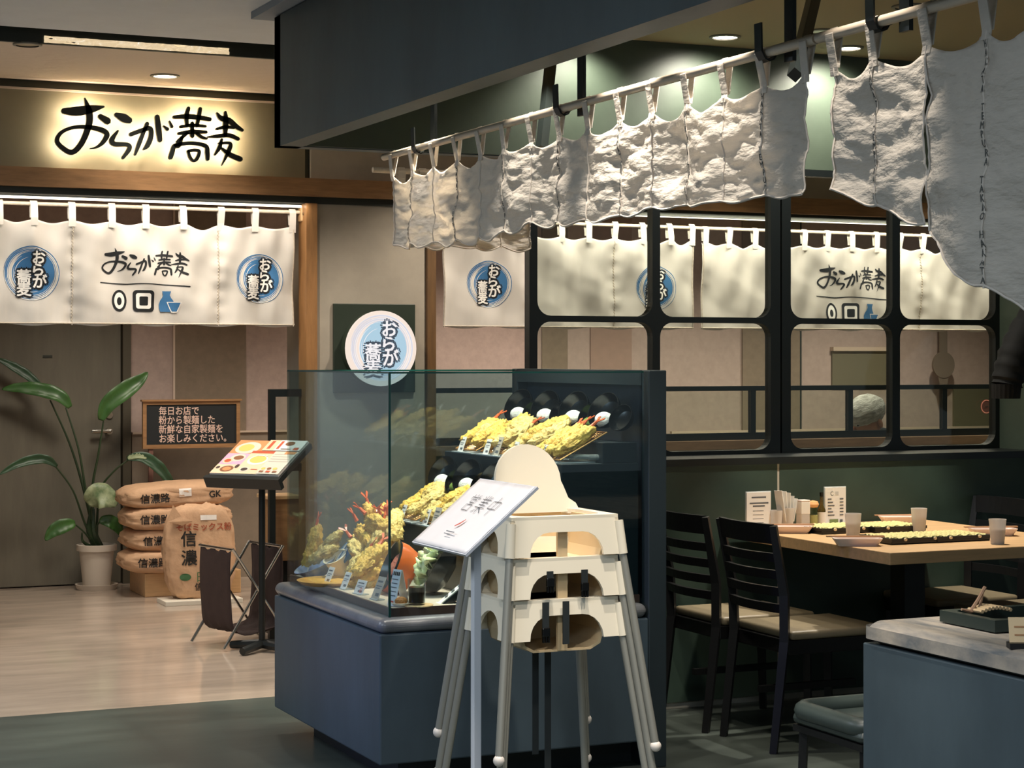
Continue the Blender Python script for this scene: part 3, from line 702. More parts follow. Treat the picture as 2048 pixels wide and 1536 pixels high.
def press(o, sx, sy, sz):
    from mathutils.bvhtree import BVHTree
    me = o.data; tree = BVHTree.FromPolygons([v.co for v in me.vertices], [tuple(p.vertices) for p in me.polygons])
    def fn(u, v, off):
        h_ = tree.ray_cast(Vector((u, -3, v)), Vector((0, 1, 0)))
        y = h_[0].y if h_[0] is not None else -sy
        return Vector((u, y - .002 - off, v))
    return fn
sb = atz(290, 1195, 0)
wb = obj('wooden_crate', B((0, 0, 0), (.62, .42, .148), .004), woodlight, loc=(sb.x, sb.y, 0)); tag(wb, 'low wooden crate holding the pile of flour sacks', 'crate')
sx0 = Xf(264, 11.7); sx1 = Xf(487, 11.7); zz = .148
labels = ['bottom flour sack of the pile, resting on the wooden crate', 'second flour sack up in the pile', 'third flour sack up, just below the top one', 'top flour sack of the pile, printed GK']
for k in range(4):
    hh = .072; wdt = (sx1 - sx0) / 2 - [.0, .012, .01, .0][k]
    o = obj('flour_sack', sack_mesh(wdt, .22, hh, k * 3.1 + 1, .3), kraft, smooth='all', loc=((sx0 + sx1) / 2 + [.0, .012, .0, 0][k], sb.y + .16 + .02 * (k % 2), zz + hh * .98), rot=(0, R([.5, 0, -.6, -2.2][k]), R([-2, 1, -1, 2][k])))
    zz += hh * 1.9
    tag(o, labels[k], 'sack', 'kraft flour sacks')
    fn = press(o, wdt, .22, hh); ly = [(xf(text_polys('信濃路', .062, .0012), 1, 1, -wdt + .17, -.005), inkb)]
    if k == 3: ly += [(xf(text_polys('GK', .058, .0015), 1, 1, wdt - .15, .0), inkb), (rect_poly(-.03, .0, .05, .05), paper)]
    sack_print(o, ly, fn)
fs = atz(372, 1206, 0)
o = obj('flour_sack', sack_mesh(.215, .075, .275, 21, .2, .016), kraft, smooth='all', loc=(Xf(402, 11.5), 11.55, .304), rot=(R(-6), 0, R(-4)))
tag(o, 'upright flour sack leaning on the pile, with red and black print', 'sack', 'kraft flour sacks')
fn = press(o, .215, .075, .275)
sack_print(o, [(xf(text_polys('そばミックス粉', .05, .001), 1, 1, .02, .15), inkr), (xf(text_polys('信', .10, .002), 1, 1, -.075, .075), inkb), (xf(text_polys('濃', .10, .002), 1, 1, -.075, -.04), inkb),
    (xf(text_polys('日穀', .07, 0), 1, 1, .03, -.155), inkg), (disc_poly(-.10, -.15, .035, .022), inkg), (xf(text_polys('信濃路', .05, .0008), 1, 1, .03, -.215), inkb),
    (ribbon([(0, -.01, .01), (.07, -.02, .05), (.15, -.05, .012)]), inkg), (rect_poly(.0, .195, .1, .225), paper)], fn)
flap = NB(); prism(flap, [(-.205, .19), (-.17, .29), (-.12, .22), (-.05, .19), (-.12, .165)], lambda u, v, w_: Vector((u, -.085 - w_ - .1 * abs(u + .14), v)), .004); obj('flap', flap, kraft, o)
wb2 = obj('white_board', B((-.24, -.13, 0), (.24, .1, .028), .003), M('white_plastic'), loc=(Xf(400, 11.5), 11.52, 0)); tag(wb2, 'thin white board on the floor under the upright sack', 'board')

# --- blackboard on a stick
YBB = 12.4
bl, br_, bz0, bz1 = Xf(285, YBB), Xf(479, YBB), Zf(380, 896, YBB), Zf(380, 801, YBB)
t = thing('blackboard_sign', 'wood framed blackboard with white Japanese writing on a stick', 'blackboard', (bl + .05, YBB, 0))
obj('board', B((bl + .02, YBB - .005, bz0 + .02), (br_ - .02, YBB + .008, bz1 - .02)), M('chalkboard', (22, 27, 30), .6), t, world=True)
bm = NB(); ring_prism(bm, bl, bz0, br_, bz1, bl + .024, bz0 + .026, br_ - .024, bz1 - .026, .001, lambda u, v, w_: Vector((u, YBB - .014 + w_, v)), .03, 1)
obj('frame', bm, woodm, t, world=True)
obj('ledge', B((bl - .01, YBB - .03, bz1 - .004), (br_ + .01, YBB + .02, bz1 + .008)), woodm, t, world=True)
obj('stick', B((bl + .04, YBB - .004, 0), (bl + .07, YBB + .012, bz0)), M('stick', (120, 84, 72), .6), t, world=True)
tx = text_polys('毎日お店で\n粉から製麺した\n新鮮な自家製麺を\nお楽しみください。', .062, .0008, 1, 1.0, 'LEFT')
mnx = min(v[0] for v in tx[0]); mny = (min(v[1] for v in tx[0]) + max(v[1] for v in tx[0])) / 2
kx = (Xf(452, YBB) - Xf(317, YBB)) / (max(v[0] for v in tx[0]) - mnx); kz = (bz1 - bz0 - .075) / (max(v[1] for v in tx[0]) - min(v[1] for v in tx[0]))
prints('writing', [(xf(tx, kx, kz, -mnx * kx, -mny * kz), M('chalk_text', (226, 196, 180), .8))], lambda u, v, o_: Vector((Xf(317, YBB) + u, YBB - .006 - o_, (bz0 + bz1) / 2 + v)) - t.location, t)

# --- menu stand
mp = atz(524, 1303, 0); RZ = R(-51.8)
t = thing('menu_stand', 'black pedestal stand holding an open picture menu on a tilted tray', 'menu stand', (mp.x, mp.y, 0), RZ)
for a in (0, 90):
    s = math.sin(R(a)); c_ = math.cos(R(a))
    obj('foot', T([(-.19 * c_, -.17 * s, .022), (0, 0, .04), (.19 * c_, .17 * s, .022)], [.02, .024, .02], 8), frameblk, t, smooth=True)
obj('pole', T([(0, 0, .03), (0, 0, .93)], .017, 12), frameblk, t, smooth=True)
tilt = R(30)
mc = Vector((0, -.02, .985)); mw, mh = .42, .315
def mfn(u, v, o_): return mc + Vector((u, v * math.cos(tilt) - o_ * math.sin(tilt), v * math.sin(tilt) + o_ * math.cos(tilt)))
bm = NB(); prism(bm, [(-mw / 2 - .012, -mh / 2 - .012), (mw / 2 + .012, -mh / 2 - .012), (mw / 2 + .012, mh / 2), (-mw / 2 - .012, mh / 2)], lambda u, v, w_: mfn(u, v, -.03 + w_), .03)
obj('tray', bm, frameblk, t)
bm = NB(); prism(bm, [(-mw / 2 - .02, -mh / 2 - .035), (mw / 2 + .02, -mh / 2 - .035), (mw / 2 + .02, -mh / 2 - .008), (-mw / 2 - .02, -mh / 2 - .008)], lambda u, v, w_: mfn(u, v, -.055 + w_), .06)
obj('lip', bm, frameblk, t)
pg = thing('open_menu', 'open picture menu with bowls of noodles lying on the tilted tray', 'menu', (mp.x, mp.y, 0), RZ)
bm = NB(); prism(bm, [(-mw / 2, -mh / 2), (mw / 2, -mh / 2), (mw / 2, mh / 2), (-mw / 2, mh / 2)], lambda u, v, w_: mfn(u, v, .001 + w_), .008)
obj('pages', bm, paper, pg)
pr = lambda n_, c_: M('menu_' + n_, c_, .6)
orange, pink, cream, pale, ybowl, brn, dk, redp = pr('orange', (222, 148, 96)), pr('pink', (228, 172, 200)), pr('cream', (242, 208, 176)), pr('pale', (216, 210, 196)), pr('yellow', (232, 200, 110)), pr('brown', (140, 92, 62)), pr('dark', (70, 56, 50)), pr('red', (196, 88, 56))
mly = [(rect_poly(-.21, .02, -.02, .157), orange), (disc_poly(-.12, .085, .075, .055), pale), (disc_poly(-.13, .085, .045, .035), ybowl), (rect_poly(-.21, -.157, -.07, .03), pink), (disc_poly(-.125, -.01, .045, .035), pale), (disc_poly(-.12, -.01, .03, .02), brn), (disc_poly(-.17, -.04, .03, .024), cream), (disc_poly(-.17, -.04, .02, .015), redp),
       (rect_poly(-.21, -.157, -.07, -.075), cream), (disc_poly(-.13, -.115, .04, .028), brn), (disc_poly(-.13, -.115, .025, .017), orange), (disc_poly(-.19, -.105, .012, .012), dk), (disc_poly(-.08, -.09, .012, .018), dk),
       (rect_poly(-.068, -.157, .072, .05), cream), (rect_poly(-.068, .032, .072, .055), redp), (disc_poly(.01, -.03, .06, .045), paper), (disc_poly(.01, -.025, .048, .033), ybowl), (disc_poly(-.02, -.118, .03, .022), pale), (disc_poly(-.02, -.118, .02, .014), dk), (rect_poly(.02, -.12, .06, -.113), redp),
       (rect_poly(-.02, .06, .05, .157), cream), (rect_poly(.0, .075, .02, .15), redp), (rect_poly(.05, .06, .21, .157), paper), (rect_poly(.058, .075, .075, .148), redp), (disc_poly(.12, .125, .028, .02), brn), (rect_poly(.165, .065, .195, .09), redp), (rect_poly(.09, .07, .15, .078), dk), (rect_poly(.075, -.157, .21, .05), pale),
       (rect_poly(.14, .025, .205, .05), orange)] + [(rect_poly(.085, .02 - .022 * k, .20, .025 - .022 * k), M('menu_grey', (176, 170, 158), .6)) for k in range(4)] + [(disc_poly(.095 + .035 * k, -.11 + .0 * k, .013, .011), brn if k % 2 else ybowl) for k in range(3)] + [(rect_poly(-.019 + .02 * k, .005, -.008 + .02 * k, .012), paper) for k in range(4)] + [(rect_poly(.085 + .04 * k, -.145, .11 + .04 * k, -.13), redp if k % 2 else brn) for k in range(3)]
prints('printed_page', mly, lambda u, v, o_: mfn(u, v, .0095 + o_), pg, lift=.0004)

# --- folding bag basket
rp = atz(474, 1284, 0)
t = thing('bag_basket', 'folding bag basket of dark brown cloth on crossed metal legs', 'basket', (rp.x + .0, rp.y - .08, 0), R(14))
bw, bd, bh = .40, .34, .46
for y in (-bd / 2, bd / 2):
    for s in (-1, 1): obj('leg', T([(-s * bw * .5, y, .012), (s * bw * .38, y + .004 * s, bh + .06)], .008, 8), chrome, t, smooth=True)
for s in (-1, 1): obj('rail', T([(s * bw * .38, -bd / 2, bh + .055), (s * bw * .38, bd / 2, bh + .055)], .008, 8), chrome, t, smooth=True)
bm = NB(); prof = [(-.385, 1.1), (-.40, .85), (-.38, .5), (-.32, .22), (0, .16), (.32, .22), (.38, .5), (.40, .85), (.385, 1.1)]; prof = crom(prof, 4); rows = []
for u, v in prof: rows.append([bm.verts.new((u * bw, -bd / 2 * .92 + bd * .92 * j / 10, v * bh + .01 * math.sin(j * 1.9 + u * 9))) for j in range(11)])
for a, b in zip(rows, rows[1:]):
    for j in range(10): bm.faces.new((a[j], b[j], b[j + 1], a[j + 1]))
clothb = M('brown_cloth', (58, 42, 38), .85, var=.15, vscale=20)
o = obj('cloth_sling', bm, clothb, t, smooth='all'); o.modifiers.new('thick', 'SOLIDIFY').thickness = .004

# --- seated guest with white hair behind the low screen
hc = atY(1737, 834, YF + .62)
t = thing('person', 'white-haired person in a dark jacket seated behind the low screen, head bowed to one side', 'person', (hc.x, hc.y, -.06))
skin = M('skin', (196, 140, 110), .55); hair = M('white_hair', (240, 236, 232), .6, var=.4, vscale=20, stretch=(1, 1, 4), bump=1, bscale=50, vcol=(150, 142, 134)); jacket = M('navy_jacket', (40, 48, 58), .8, var=.15, vscale=12)
me = bpy.data.meshes.new('body'); hz = hc.z + .06
J = [((0, .02, .46), .15), ((0, .02, .72), .145), ((.01, .0, .92), .15), ((.02, -.01, hz - .16), .06), ((.0, .0, hz - .05), .085), ((-.02, .0, hz + .03), .10),
     ((-.18, .0, .97), .062), ((-.24, .05, .74), .05), ((-.20, .28, .70), .04), ((.20, .0, .97), .062), ((.26, .05, .74), .05), ((.20, .28, .70), .04),
     ((-.1, .1, .45), .085), ((-.11, .48, .46), .07), ((-.11, .5, .05), .05), ((.1, .1, .45), .085), ((.11, .48, .46), .07), ((.11, .5, .05), .05)]
E_ = [(0, 1), (1, 2), (2, 3), (3, 4), (4, 5), (2, 6), (6, 7), (7, 8), (2, 9), (9, 10), (10, 11), (0, 12), (12, 13), (13, 14), (0, 15), (15, 16), (16, 17)]
me.from_pydata([j[0] for j in J], E_, []); o = bpy.data.objects.new('body_cage', me); C.objects.link(o)
o.modifiers.new('skin', 'SKIN'); o.modifiers.new('sub', 'SUBSURF').levels = 2
for v, (p, r) in zip(me.skin_vertices[0].data, J): v.radius = (r, r)
me.skin_vertices[0].data[0].use_root = True
bpy.context.view_layer.update()
bm = NB(); tmp = bpy.data.meshes.new_from_object(o.evaluated_get(bpy.context.evaluated_depsgraph_get())); bm.from_mesh(tmp); bpy.data.objects.remove(o)
HR = Matrix.Translation((-.02, 0, hz - .01)) @ Matrix.Rotation(R(-22), 4, 'Y')
def lump(bm, c, s, sub=2, mi=1, mtx=HR):
    r = bmesh.ops.create_icosphere(bm, subdivisions=sub, radius=1)
    for v in r['verts']: v.co = mtx @ Vector((v.co.x * s[0] + c[0], v.co.y * s[1] + c[1], v.co.z * s[2] + c[2]))
    for f in {f for v in r['verts'] for f in v.link_faces}: f.material_index = mi
for f in bm.faces: f.material_index = 1 if f.calc_center_median().z > hz - .13 else 0
lump(bm, (0, 0, 0), (.105, .088, .125), 3); lump(bm, (.035, -.088, -.045), (.018, .012, .032)); lump(bm, (.035, .088, -.045), (.018, .012, .032)); lump(bm, (-.105, 0, -.035), (.02, .014, .022))
for s_ in (-1, 1): lump(bm, (-.094, .035 * s_, -.005), (.008, .012, .008), 1, 2)
lump(bm, (-.093, 0, -.075), (.008, .022, .005), 1, 3)
o = obj('body', bm, None, t, smooth='all')
for m_ in (jacket, skin, blackmat, M('lip', (150, 90, 80), .5)): o.data.materials.append(m_)
def blob(name, c, s, mat, parent, seed=0, amp=0, fr=8, rot=None, sub=3):
    bm = NB(); bmesh.ops.create_icosphere(bm, subdivisions=sub, radius=1)
    for v in bm.verts:
        k = 1 + amp * noise.noise(v.co * fr + Vector((seed, 0, 0))); v.co = Vector((v.co.x * s[0] * k, v.co.y * s[1] * k, v.co.z * s[2] * k))
    return obj(name, bm, mat, parent, smooth='all', loc=c, rot=rot)
blob('hair', HR @ Vector((.016, 0, .045)), (.138, .116, .106), hair, t, 2, .08, 3, rot=(0, R(-22), 0), sub=4)
blob('jacket_collar', (.13, .02, hz - .12), (.10, .12, .05), jacket, t, 4, .25, 3)

# ================================================================ TEMPURA SHOP: CURTAINS
XR = 2.68; ZR = 2.305
def Yr(px): return atX(px, 300, XR).y
def Zr_(px, py): return atX(px, py, XR).z
o = obj('curtain_pole', T([(XR, Yr(768), ZR), (XR, Yr(1633), ZR)], .014, 12), rodm, smooth=True); tag(o, 'wooden pole carrying the short linen curtain, hung under the plaster bulkhead', 'curtain pole')
o = obj('curtain_pole', T([(XR, Yr(1637), ZR), (XR, 2.6, ZR)], .014, 12), rodm, smooth=True); tag(o, 'wooden pole carrying the longer linen curtain', 'curtain pole')
inkt = M('linen_ink', (92, 92, 88), .9)
LET = {}
def vtext(s):
    if s not in LET: LET[s] = text_polys('\n'.join(s), .021, .0004, 1, .86)
    return LET[s]
def linen(loopsY, zbots, label, seed, along='Y', fixed=XR, text_on=1, zrod=ZR):
    """linen curtain; loops run from the far end towards the near end; zbots = (position, bottom height)"""
    L0 = loopsY[0]; sgn = -1 if along == 'Y' else 1
    S = [sgn * (y - L0) for y in loopsY]; W = S[-1]; rnd = random.Random(seed)
    org = Vector((fixed, L0, min(z for _, z in zbots))) if along == 'Y' else Vector((L0, fixed, min(z for _, z in zbots)))
    t = thing('linen_curtain', label, 'curtain', org)
    zb = sorted((sgn * (y - L0), z) for y, z in zbots)
    def bot(s):
        for (a, za), (b, zb2) in zip(zb, zb[1:]):
            if a <= s <= b: return za + (zb2 - za) * (s - a) / (b - a)
        return zb[0][1] if s < zb[0][0] else zb[-1][1]
    ztop = zrod - .085
    def seg(s):
        for a, b in zip(S, S[1:]):
            if a <= s <= b: return a, b, (s - a) / (b - a)
        return (S[0], S[1], 0) if s < S[0] else (S[-2], S[-1], 1)
    def top(s):
        a, b, f = seg(s); k = .02 + .02 * ((int(a * 100) * 7 + seed) % 5) / 5
        return ztop - k * math.sin(math.pi * f)
    def depth(s, z):
        a, b, f = seg(s); v = (ztop - z) / .38
        d = .016 * math.sin(math.pi * f) * math.sin(2.2 * v + a * 9 + seed) + .010 * math.sin(s * 14 + seed) * v
        d += .016 * noise.noise((s * 7, z * 14, seed)) + .006 * noise.noise((s * 16, z * 34, seed + 5)) + .0035 * noise.noise((s * 30, z * 75, seed + 9))
        return d
    def P_(s, z, off=0):
        d = depth(s, z) + off
        return Vector((fixed - d, L0 - s, z)) - org if along == 'Y' else Vector((L0 + s, fixed - d, z)) - org
    bm = NB(); nx = int(W / .011); nz = 46; g_ = []
    for i in range(nx + 1):
        s = W * i / nx; a, b, f = seg(s); tp = top(s); bz = bot(s) - .014 * math.sin(math.pi * f) + .006 * math.sin(s * 31)
        g_.append([bm.verts.new(P_(s, tp + (bz - tp) * j / nz)) for j in range(nz + 1)])
    for p, q in zip(g_, g_[1:]):
        for j in range(nz): bm.faces.new((p[j], q[j], q[j + 1], p[j + 1]))
    c = obj('cloth', bm, linenm, t, smooth='all'); m = c.modifiers.new('thick', 'SOLIDIFY'); m.thickness = .0015; m.offset = 0
    for s in S:
        lb = NB(); hw = .016
        pts = [(-.004, top(s) - .02), (-.002, ztop), (-.017, zrod - .002), (0, zrod + .016), (.017, zrod - .002), (.006, ztop)]
        rows = []
        for dx, z in pts:
            d0 = depth(s, min(z, ztop)) if z <= ztop else 0
            rows.append([lb.verts.new(Vector((fixed + dx - d0, L0 - s + k * hw, z) if along == 'Y' else (L0 + s + k * hw, fixed + dx - d0, z)) - org) for k in (-1, 1)])
        for r0, r1 in zip(rows, rows[1:]): lb.faces.new((r0[0], r0[1], r1[1], r1[0]))
        lp = obj('loop', lb, linenm, t); lp.modifiers.new('thick', 'SOLIDIFY').thickness = .003
    hb = NB()
    for s in S: tube(hb, [P_(s, top(s) + (bot(s) - top(s)) * k / 30, .002) for k in range(31)], .0028, 5)
    tube(hb, [P_(W * k / 150, bot(W * k / 150) - .014 * math.sin(math.pi * seg(W * k / 150)[2]) + .006 * math.sin(W * k / 150 * 31) + .004, .0015) for k in range(151)], .003, 5)
    obj('seams', hb, M('linen_seam', (214, 204, 192), .9), t)
    for i, s in enumerate(S):
        if i % 2 != text_on or i == 0: continue
        hgt = top(s) - bot(s); line = .021 * .86 * 1.0; nmax = int((hgt - .03) / .0195)
        body = ('HAKATA TEMPURA TAKAO ' * 3)[:max(nmax, 4)]
        tx = vtext(body); ys = [v[1] for v in tx[0]]; my = max(ys)
        k = (hgt - .03) / (max(ys) - min(ys))
        prints('printed_text', [(xf(tx, .72, k, 0, -my * k), inkt)], lambda u, v, o_: P_(s + u, top(s) - .02 + v, .0035 + o_), t)
    return t
lp1 = [787, 826, 867, 913, 960, 1010, 1062, 1118, 1177, 1240, 1305, 1375, 1450, 1525, 1615]
bots1 = [(790, 492), (845, 488), (900, 485), (960, 478), (1000, 468), (1062, 447), (1118, 446), (1177, 440), (1240, 430), (1310, 412), (1375, 408), (1455, 400), (1530, 388), (1640, 386)]
linen([Yr(p) for p in lp1], [(Yr(p), Zr_(p, q)) for p, q in bots1], 'short cream linen curtain of many loops stretching along the shop front', 4)
lp2 = [1668, 1748, 1853, 1975]; l2 = [Yr(p) for p in lp2]
st = l2[0] - l2[1]
l2 += [l2[-1] - st * k for k in (1, 2)]
linen(l2[:3], [(Yr(1668), Zr_(1670, 380)), (Yr(1748), Zr_(1750, 408)), (Yr(1860), Zr_(1860, 450))], 'linen curtain of two strips with slanting hem beside the glowing downlight', 9, text_on=1)
linen([l2[2] - .004] + l2[3:], [(Yr(1856), Zr_(1875, 460)), (Yr(1910), Zr_(1912, 522)), (Yr(1960), Zr_(1960, 568)), (Yr(2048), Zr_(2048, 620)), (2.8, 1.5)], 'large linen curtain sweeping low with long vertical lettering', 12, text_on=1)
# curtain on the far side, along the window wall
y2 = YP - .03
o = obj('curtain_pole', T([(XR + .03, y2, ZR - .03), (XP0 + .02, y2, ZR - .03)], .012, 10), rodm, smooth=True); tag(o, 'short pole behind the linen curtain, set across the corner', 'curtain pole')
xs2 = [Xf(p, y2) for p in (802, 845, 897, 950, 1003, 1060)]
linen(xs2, [(x, Zf(930, 494, y2)) for x in (xs2[0], xs2[-1])], 'second linen curtain hanging across the corner behind the first', 17, 'X', y2, 1, ZR - .03)
# hangers: flat bar from ceiling with a curved hook that carries the pole
for i, (px, bar) in enumerate(((838, 850), (1125, 1143), (1533, 1557), (1757, 1787))):
    y = Yr(px); t = thing('pole_hanger', ['black hanger hook holding the pole end above the display case', 'black hanger hook midway along the short curtain pole', 'black hanger hook just before the joint of the two poles', 'black hanger hook carrying the longer curtain pole'][i], 'hanger', (XR, y, ZR), group='curtain pole hangers')
    b_ = atX(bar, 200, XR).y - y
    obj('bar', B((.03, b_ - .02, -.03), (.042, b_ + .02, ZC - ZR)), frameblk, t)
    hk = NB(); pts = [(-.028, 0, .075), (-.026, 0, .0)] + [(.022 * math.cos(R(a)), 0, -.002 + .024 * math.sin(R(a))) for a in (200, 230, 270, 310, 340)] + [(.032, b_ * .6, 0)]
    rows = [[hk.verts.new(Vector(p) + Vector((0, d_, 0))) for d_ in (-.017, .017)] for p in pts]
    for a, b in zip(rows, rows[1:]): hk.faces.new((a[0], a[1], b[1], b[0]))
    h_ = obj('hook', hk, frameblk, t); h_.modifiers.new('thick', 'SOLIDIFY').thickness = .005
# slanting black struts behind the pole
for i, (p0, q0, p1, q1) in enumerate(((1103, 110, 1083, 300), (1612, 60, 1590, 150))):
    a, b = atX(p0, q0, 3.25), atX(p1, q1, 3.05); a = a + (a - b) * ((ZC - a.z) / (a.z - b.z))
    o = obj('slanting_strut', T([a, b], .024, 4), frameblk); tag(o, ['slanting black strut seen above the middle of the short curtain', 'slanting black strut seen by the joint of the two poles'][i], 'strut', 'slanting struts')

# ================================================================ DISPLAY CASE
Y0, X0, X1 = 6.18, XS, 3.40
t = thing('display_case', 'grey plaster display case with glass sides showing model food', 'display case', (X0, Y0, 0))
obj('plinth', B((X0 + .12, Y0 + .14, 0), (X1, 7.26, .1)), M('plinth', (34, 42, 44), .5), t, world=True)
YE = 7.40
obj('body', B((X0, Y0, .1), (X1 - .075, YE, .55), .006), casepl, t, world=True)
bm = NB(); box(bm, (X0 - .004, Y0 - .004, .55), (X1 - .075, YE, .603), .03, 5); obj('rounded_edge', bm, caseedge, t, smooth=True, world=True)
zg0, zg1 = .603, 1.447; gx, gy = X0 + .045, Y0 + .03; ge = YE - .03
obj('kick_strip', B((gx + .01, gy + .01, .603), (gx + .02, ge, .632)), M('case_brown', (92, 60, 50), .5), t, world=True)
obj('kick_strip', B((gx + .01, gy + .012, .603), (X1 - .09, gy + .02, .632)), M('case_brown', (92, 60, 50), .5), t, world=True)
for nm, a, b in (('front_glass', (gx, gy, zg0), (gx + .008, ge, zg1)), ('side_glass', (gx + .008, gy, zg0), (X1 - .08, gy + .008, zg1)), ('side_glass', (gx + .008, ge - .008, zg0), (X1 - .08, ge, zg1))):
    p = obj(nm, B(a, b), caseglass, t, world=True)
eg = NB()
box(eg, (gx - .0005, gy - .0005, zg1 - .001), (gx + .0085, ge, zg1 + .005)); box(eg, (gx, gy - .0005, zg1 - .0012), (X1 - .08, gy + .0085, zg1 + .005)); box(eg, (gx, ge - .008, zg1 - .0012), (X1 - .08, ge + .0005, zg1 + .005)); box(eg, (gx - .001, gy - .001, zg0), (gx + .006, gy + .006, zg1))
obj('glass_rim', eg, glassedge, t, world=True)
obj('deck', B((gx + .02, gy + .02, .603), (X1 - .09, ge - .01, .628)), M('deck_pale', (214, 196, 176), .4), t, world=True)
stepm = M('step_black', (24, 32, 36), .4)
XA, ZA, XB_, ZB_ = 2.74, .845, 3.0, 1.115
obj('middle_shelf', B((XA, gy + .03, .628), (XB_, ge - .012, ZA), .003), stepm, t, world=True)
obj('top_shelf', B((XB_, gy + .03, .628), (X1 - .085, ge - .012, ZB_), .003), stepm, t, world=True)
obj('side_riser', B((XB_ + .17, gy + .035, ZB_), (X1 - .09, gy + .25, ZB_ + .075), .002), stepm, t, world=True)
bkm = M('back_frame', (44, 54, 58), .4)
xb = X1 - .075
for ya, yb in ((Y0 - .0, Y0 + .055), (YE - .055, YE)): obj('back_post', B((xb, ya, .0 if ya < 6.5 else .55), (X1, yb, 1.455), .004), bkm, t, world=True)
obj('back_rail', B((xb, Y0 + .055, 1.40), (X1, YE - .055, 1.455)), bkm, t, world=True)
ymid = (Y0 + YE) / 2
for ya, yb, dx in ((Y0 + .055, ymid + .01, .0), (ymid - .01, YE - .055, .012)): obj('back_door', B((X1 - .04 + dx, ya, ZB_ - .5), (X1 - .028 + dx, yb, 1.40)), M('door_navy', (34, 44, 56), .35), t, world=True)
obj('back_panel', B((xb, Y0 + .056, .0), (X1 - .01, YE - .06, ZB_ - .5)), stepm, t, world=True)

# ---- model food
batter = M('batter', (246, 206, 96), .5, var=.34, vscale=26, bump=1, bscale=90, vcol=(214, 160, 62))
batter2 = M('batter_pale', (246, 220, 142), .5, var=.3, vscale=30, bump=1, bscale=90, vcol=(206, 166, 80))
tailm = M('shrimp_tail', (222, 104, 56), .35, var=.15, vscale=20); greenv = M('green_veg', (112, 140, 60), .5, var=.3, vscale=30); ricem = M('rice', (240, 238, 230), .5, bump=.5, bscale=160)
def piece_mesh(kind, seed):
    bm = NB(); bmesh.ops.create_icosphere(bm, subdivisions=4, radius=1)
    sx, sy, sz = {'long': (.088, .024, .021), 'wide': (.072, .036, .02), 'cluster': (.055, .045, .028)}[kind]
    for v in bm.verts:
        p = v.co.copy(); q = Vector((p.x * sx, p.y * sy, p.z * sz)) * 55
        k = .30 * noise.noise(q * .7 + Vector((seed, 0, 0))) + .5 * abs(noise.noise(q * 2.0 + Vector((0, seed, 0)))) + .45 * abs(noise.noise(q * 4.5 + Vector((0, 0, seed))))
        v.co = Vector((p.x * sx, p.y * sy, p.z * sz + .012 * (p.x ** 2) * (1 if kind == 'long' else 0))) + p * .034 * k
    me = bpy.data.meshes.new('batter_' + kind); bm.to_mesh(me); bm.free()
    for p in me.polygons: p.use_smooth = True
    me.materials.append(batter if seed % 2 else batter2)
    return me
PM = {(k, s): piece_mesh(k, s) for k in ('long', 'wide', 'cluster') for s in (1, 2, 3)}
def tail_mesh():
    bm = NB(); tube(bm, [(0, 0, 0), (.02, 0, .003), (.034, 0, .006)], [.009, .007, .006], 7)
    for s in (-1, 1):
        prism(bm, [(.03, 0), (.05, .004 * s), (.066, .016 * s), (.058, .022 * s), (.04, .008 * s)], lambda u, v, w_: Vector((u, v, .004 + w_)), .003)
    me = bpy.data.meshes.new('tail'); bmesh.ops.recalc_face_normals(bm, faces=bm.faces[:]); bm.to_mesh(me); bm.free(); me.materials.append(tailm); return me
TAIL = tail_mesh()
def tempura(loc, rot, kind, seed, tail, label, group, scale=1.0, cat='tempura'):
    t = thing('tempura_piece', label, cat, loc, group=group); t.rotation_euler = rot; t.scale = (scale,) * 3
    obj('batter', PM[(kind, seed)], None, t)
    if tail: obj('tail', TAIL, None, t, loc=(.078, 0, .012))
    return t
def price_card(loc, rz, label, w_=.05, h_=.062, group='price cards', lean=20, m_=None):
    t = thing('price_card', label, 'price card', loc, rz, group)
    ln = math.tan(R(lean)); fn = lambda u, v, o_: Vector((u, v * ln - o_, v))
    obj('card', prism(NB(), [(-w_ / 2, 0), (w_ / 2, 0), (w_ / 2, h_), (-w_ / 2, h_)], lambda u, v, w2: fn(u, v, -w2), .002), m_ or paper, t)
    obj('foot', B((-w_ / 2, -.004, 0), (w_ / 2, .03, .003)), M('acrylic', (200, 206, 206), .2), t)
    ly = [(rect_poly(-w_ * .36, h_ * .76, w_ * .30, h_ * .84), M('grey_ink', (90, 92, 96), .8)), (rect_poly(-w_ * .36, h_ * .58, w_ * .36, h_ * .62), M('grey_ink')), (rect_poly(-w_ * .36, h_ * .48, w_ * .2, h_ * .52), M('grey_ink')), (rect_poly(-w_ * .1, h_ * .16, w_ * .36, h_ * .30), M('grey_ink'))]
    prints('printed_text', ly, lambda u, v, o_: fn(u, v, o_), t, lift=.0004)
    return t
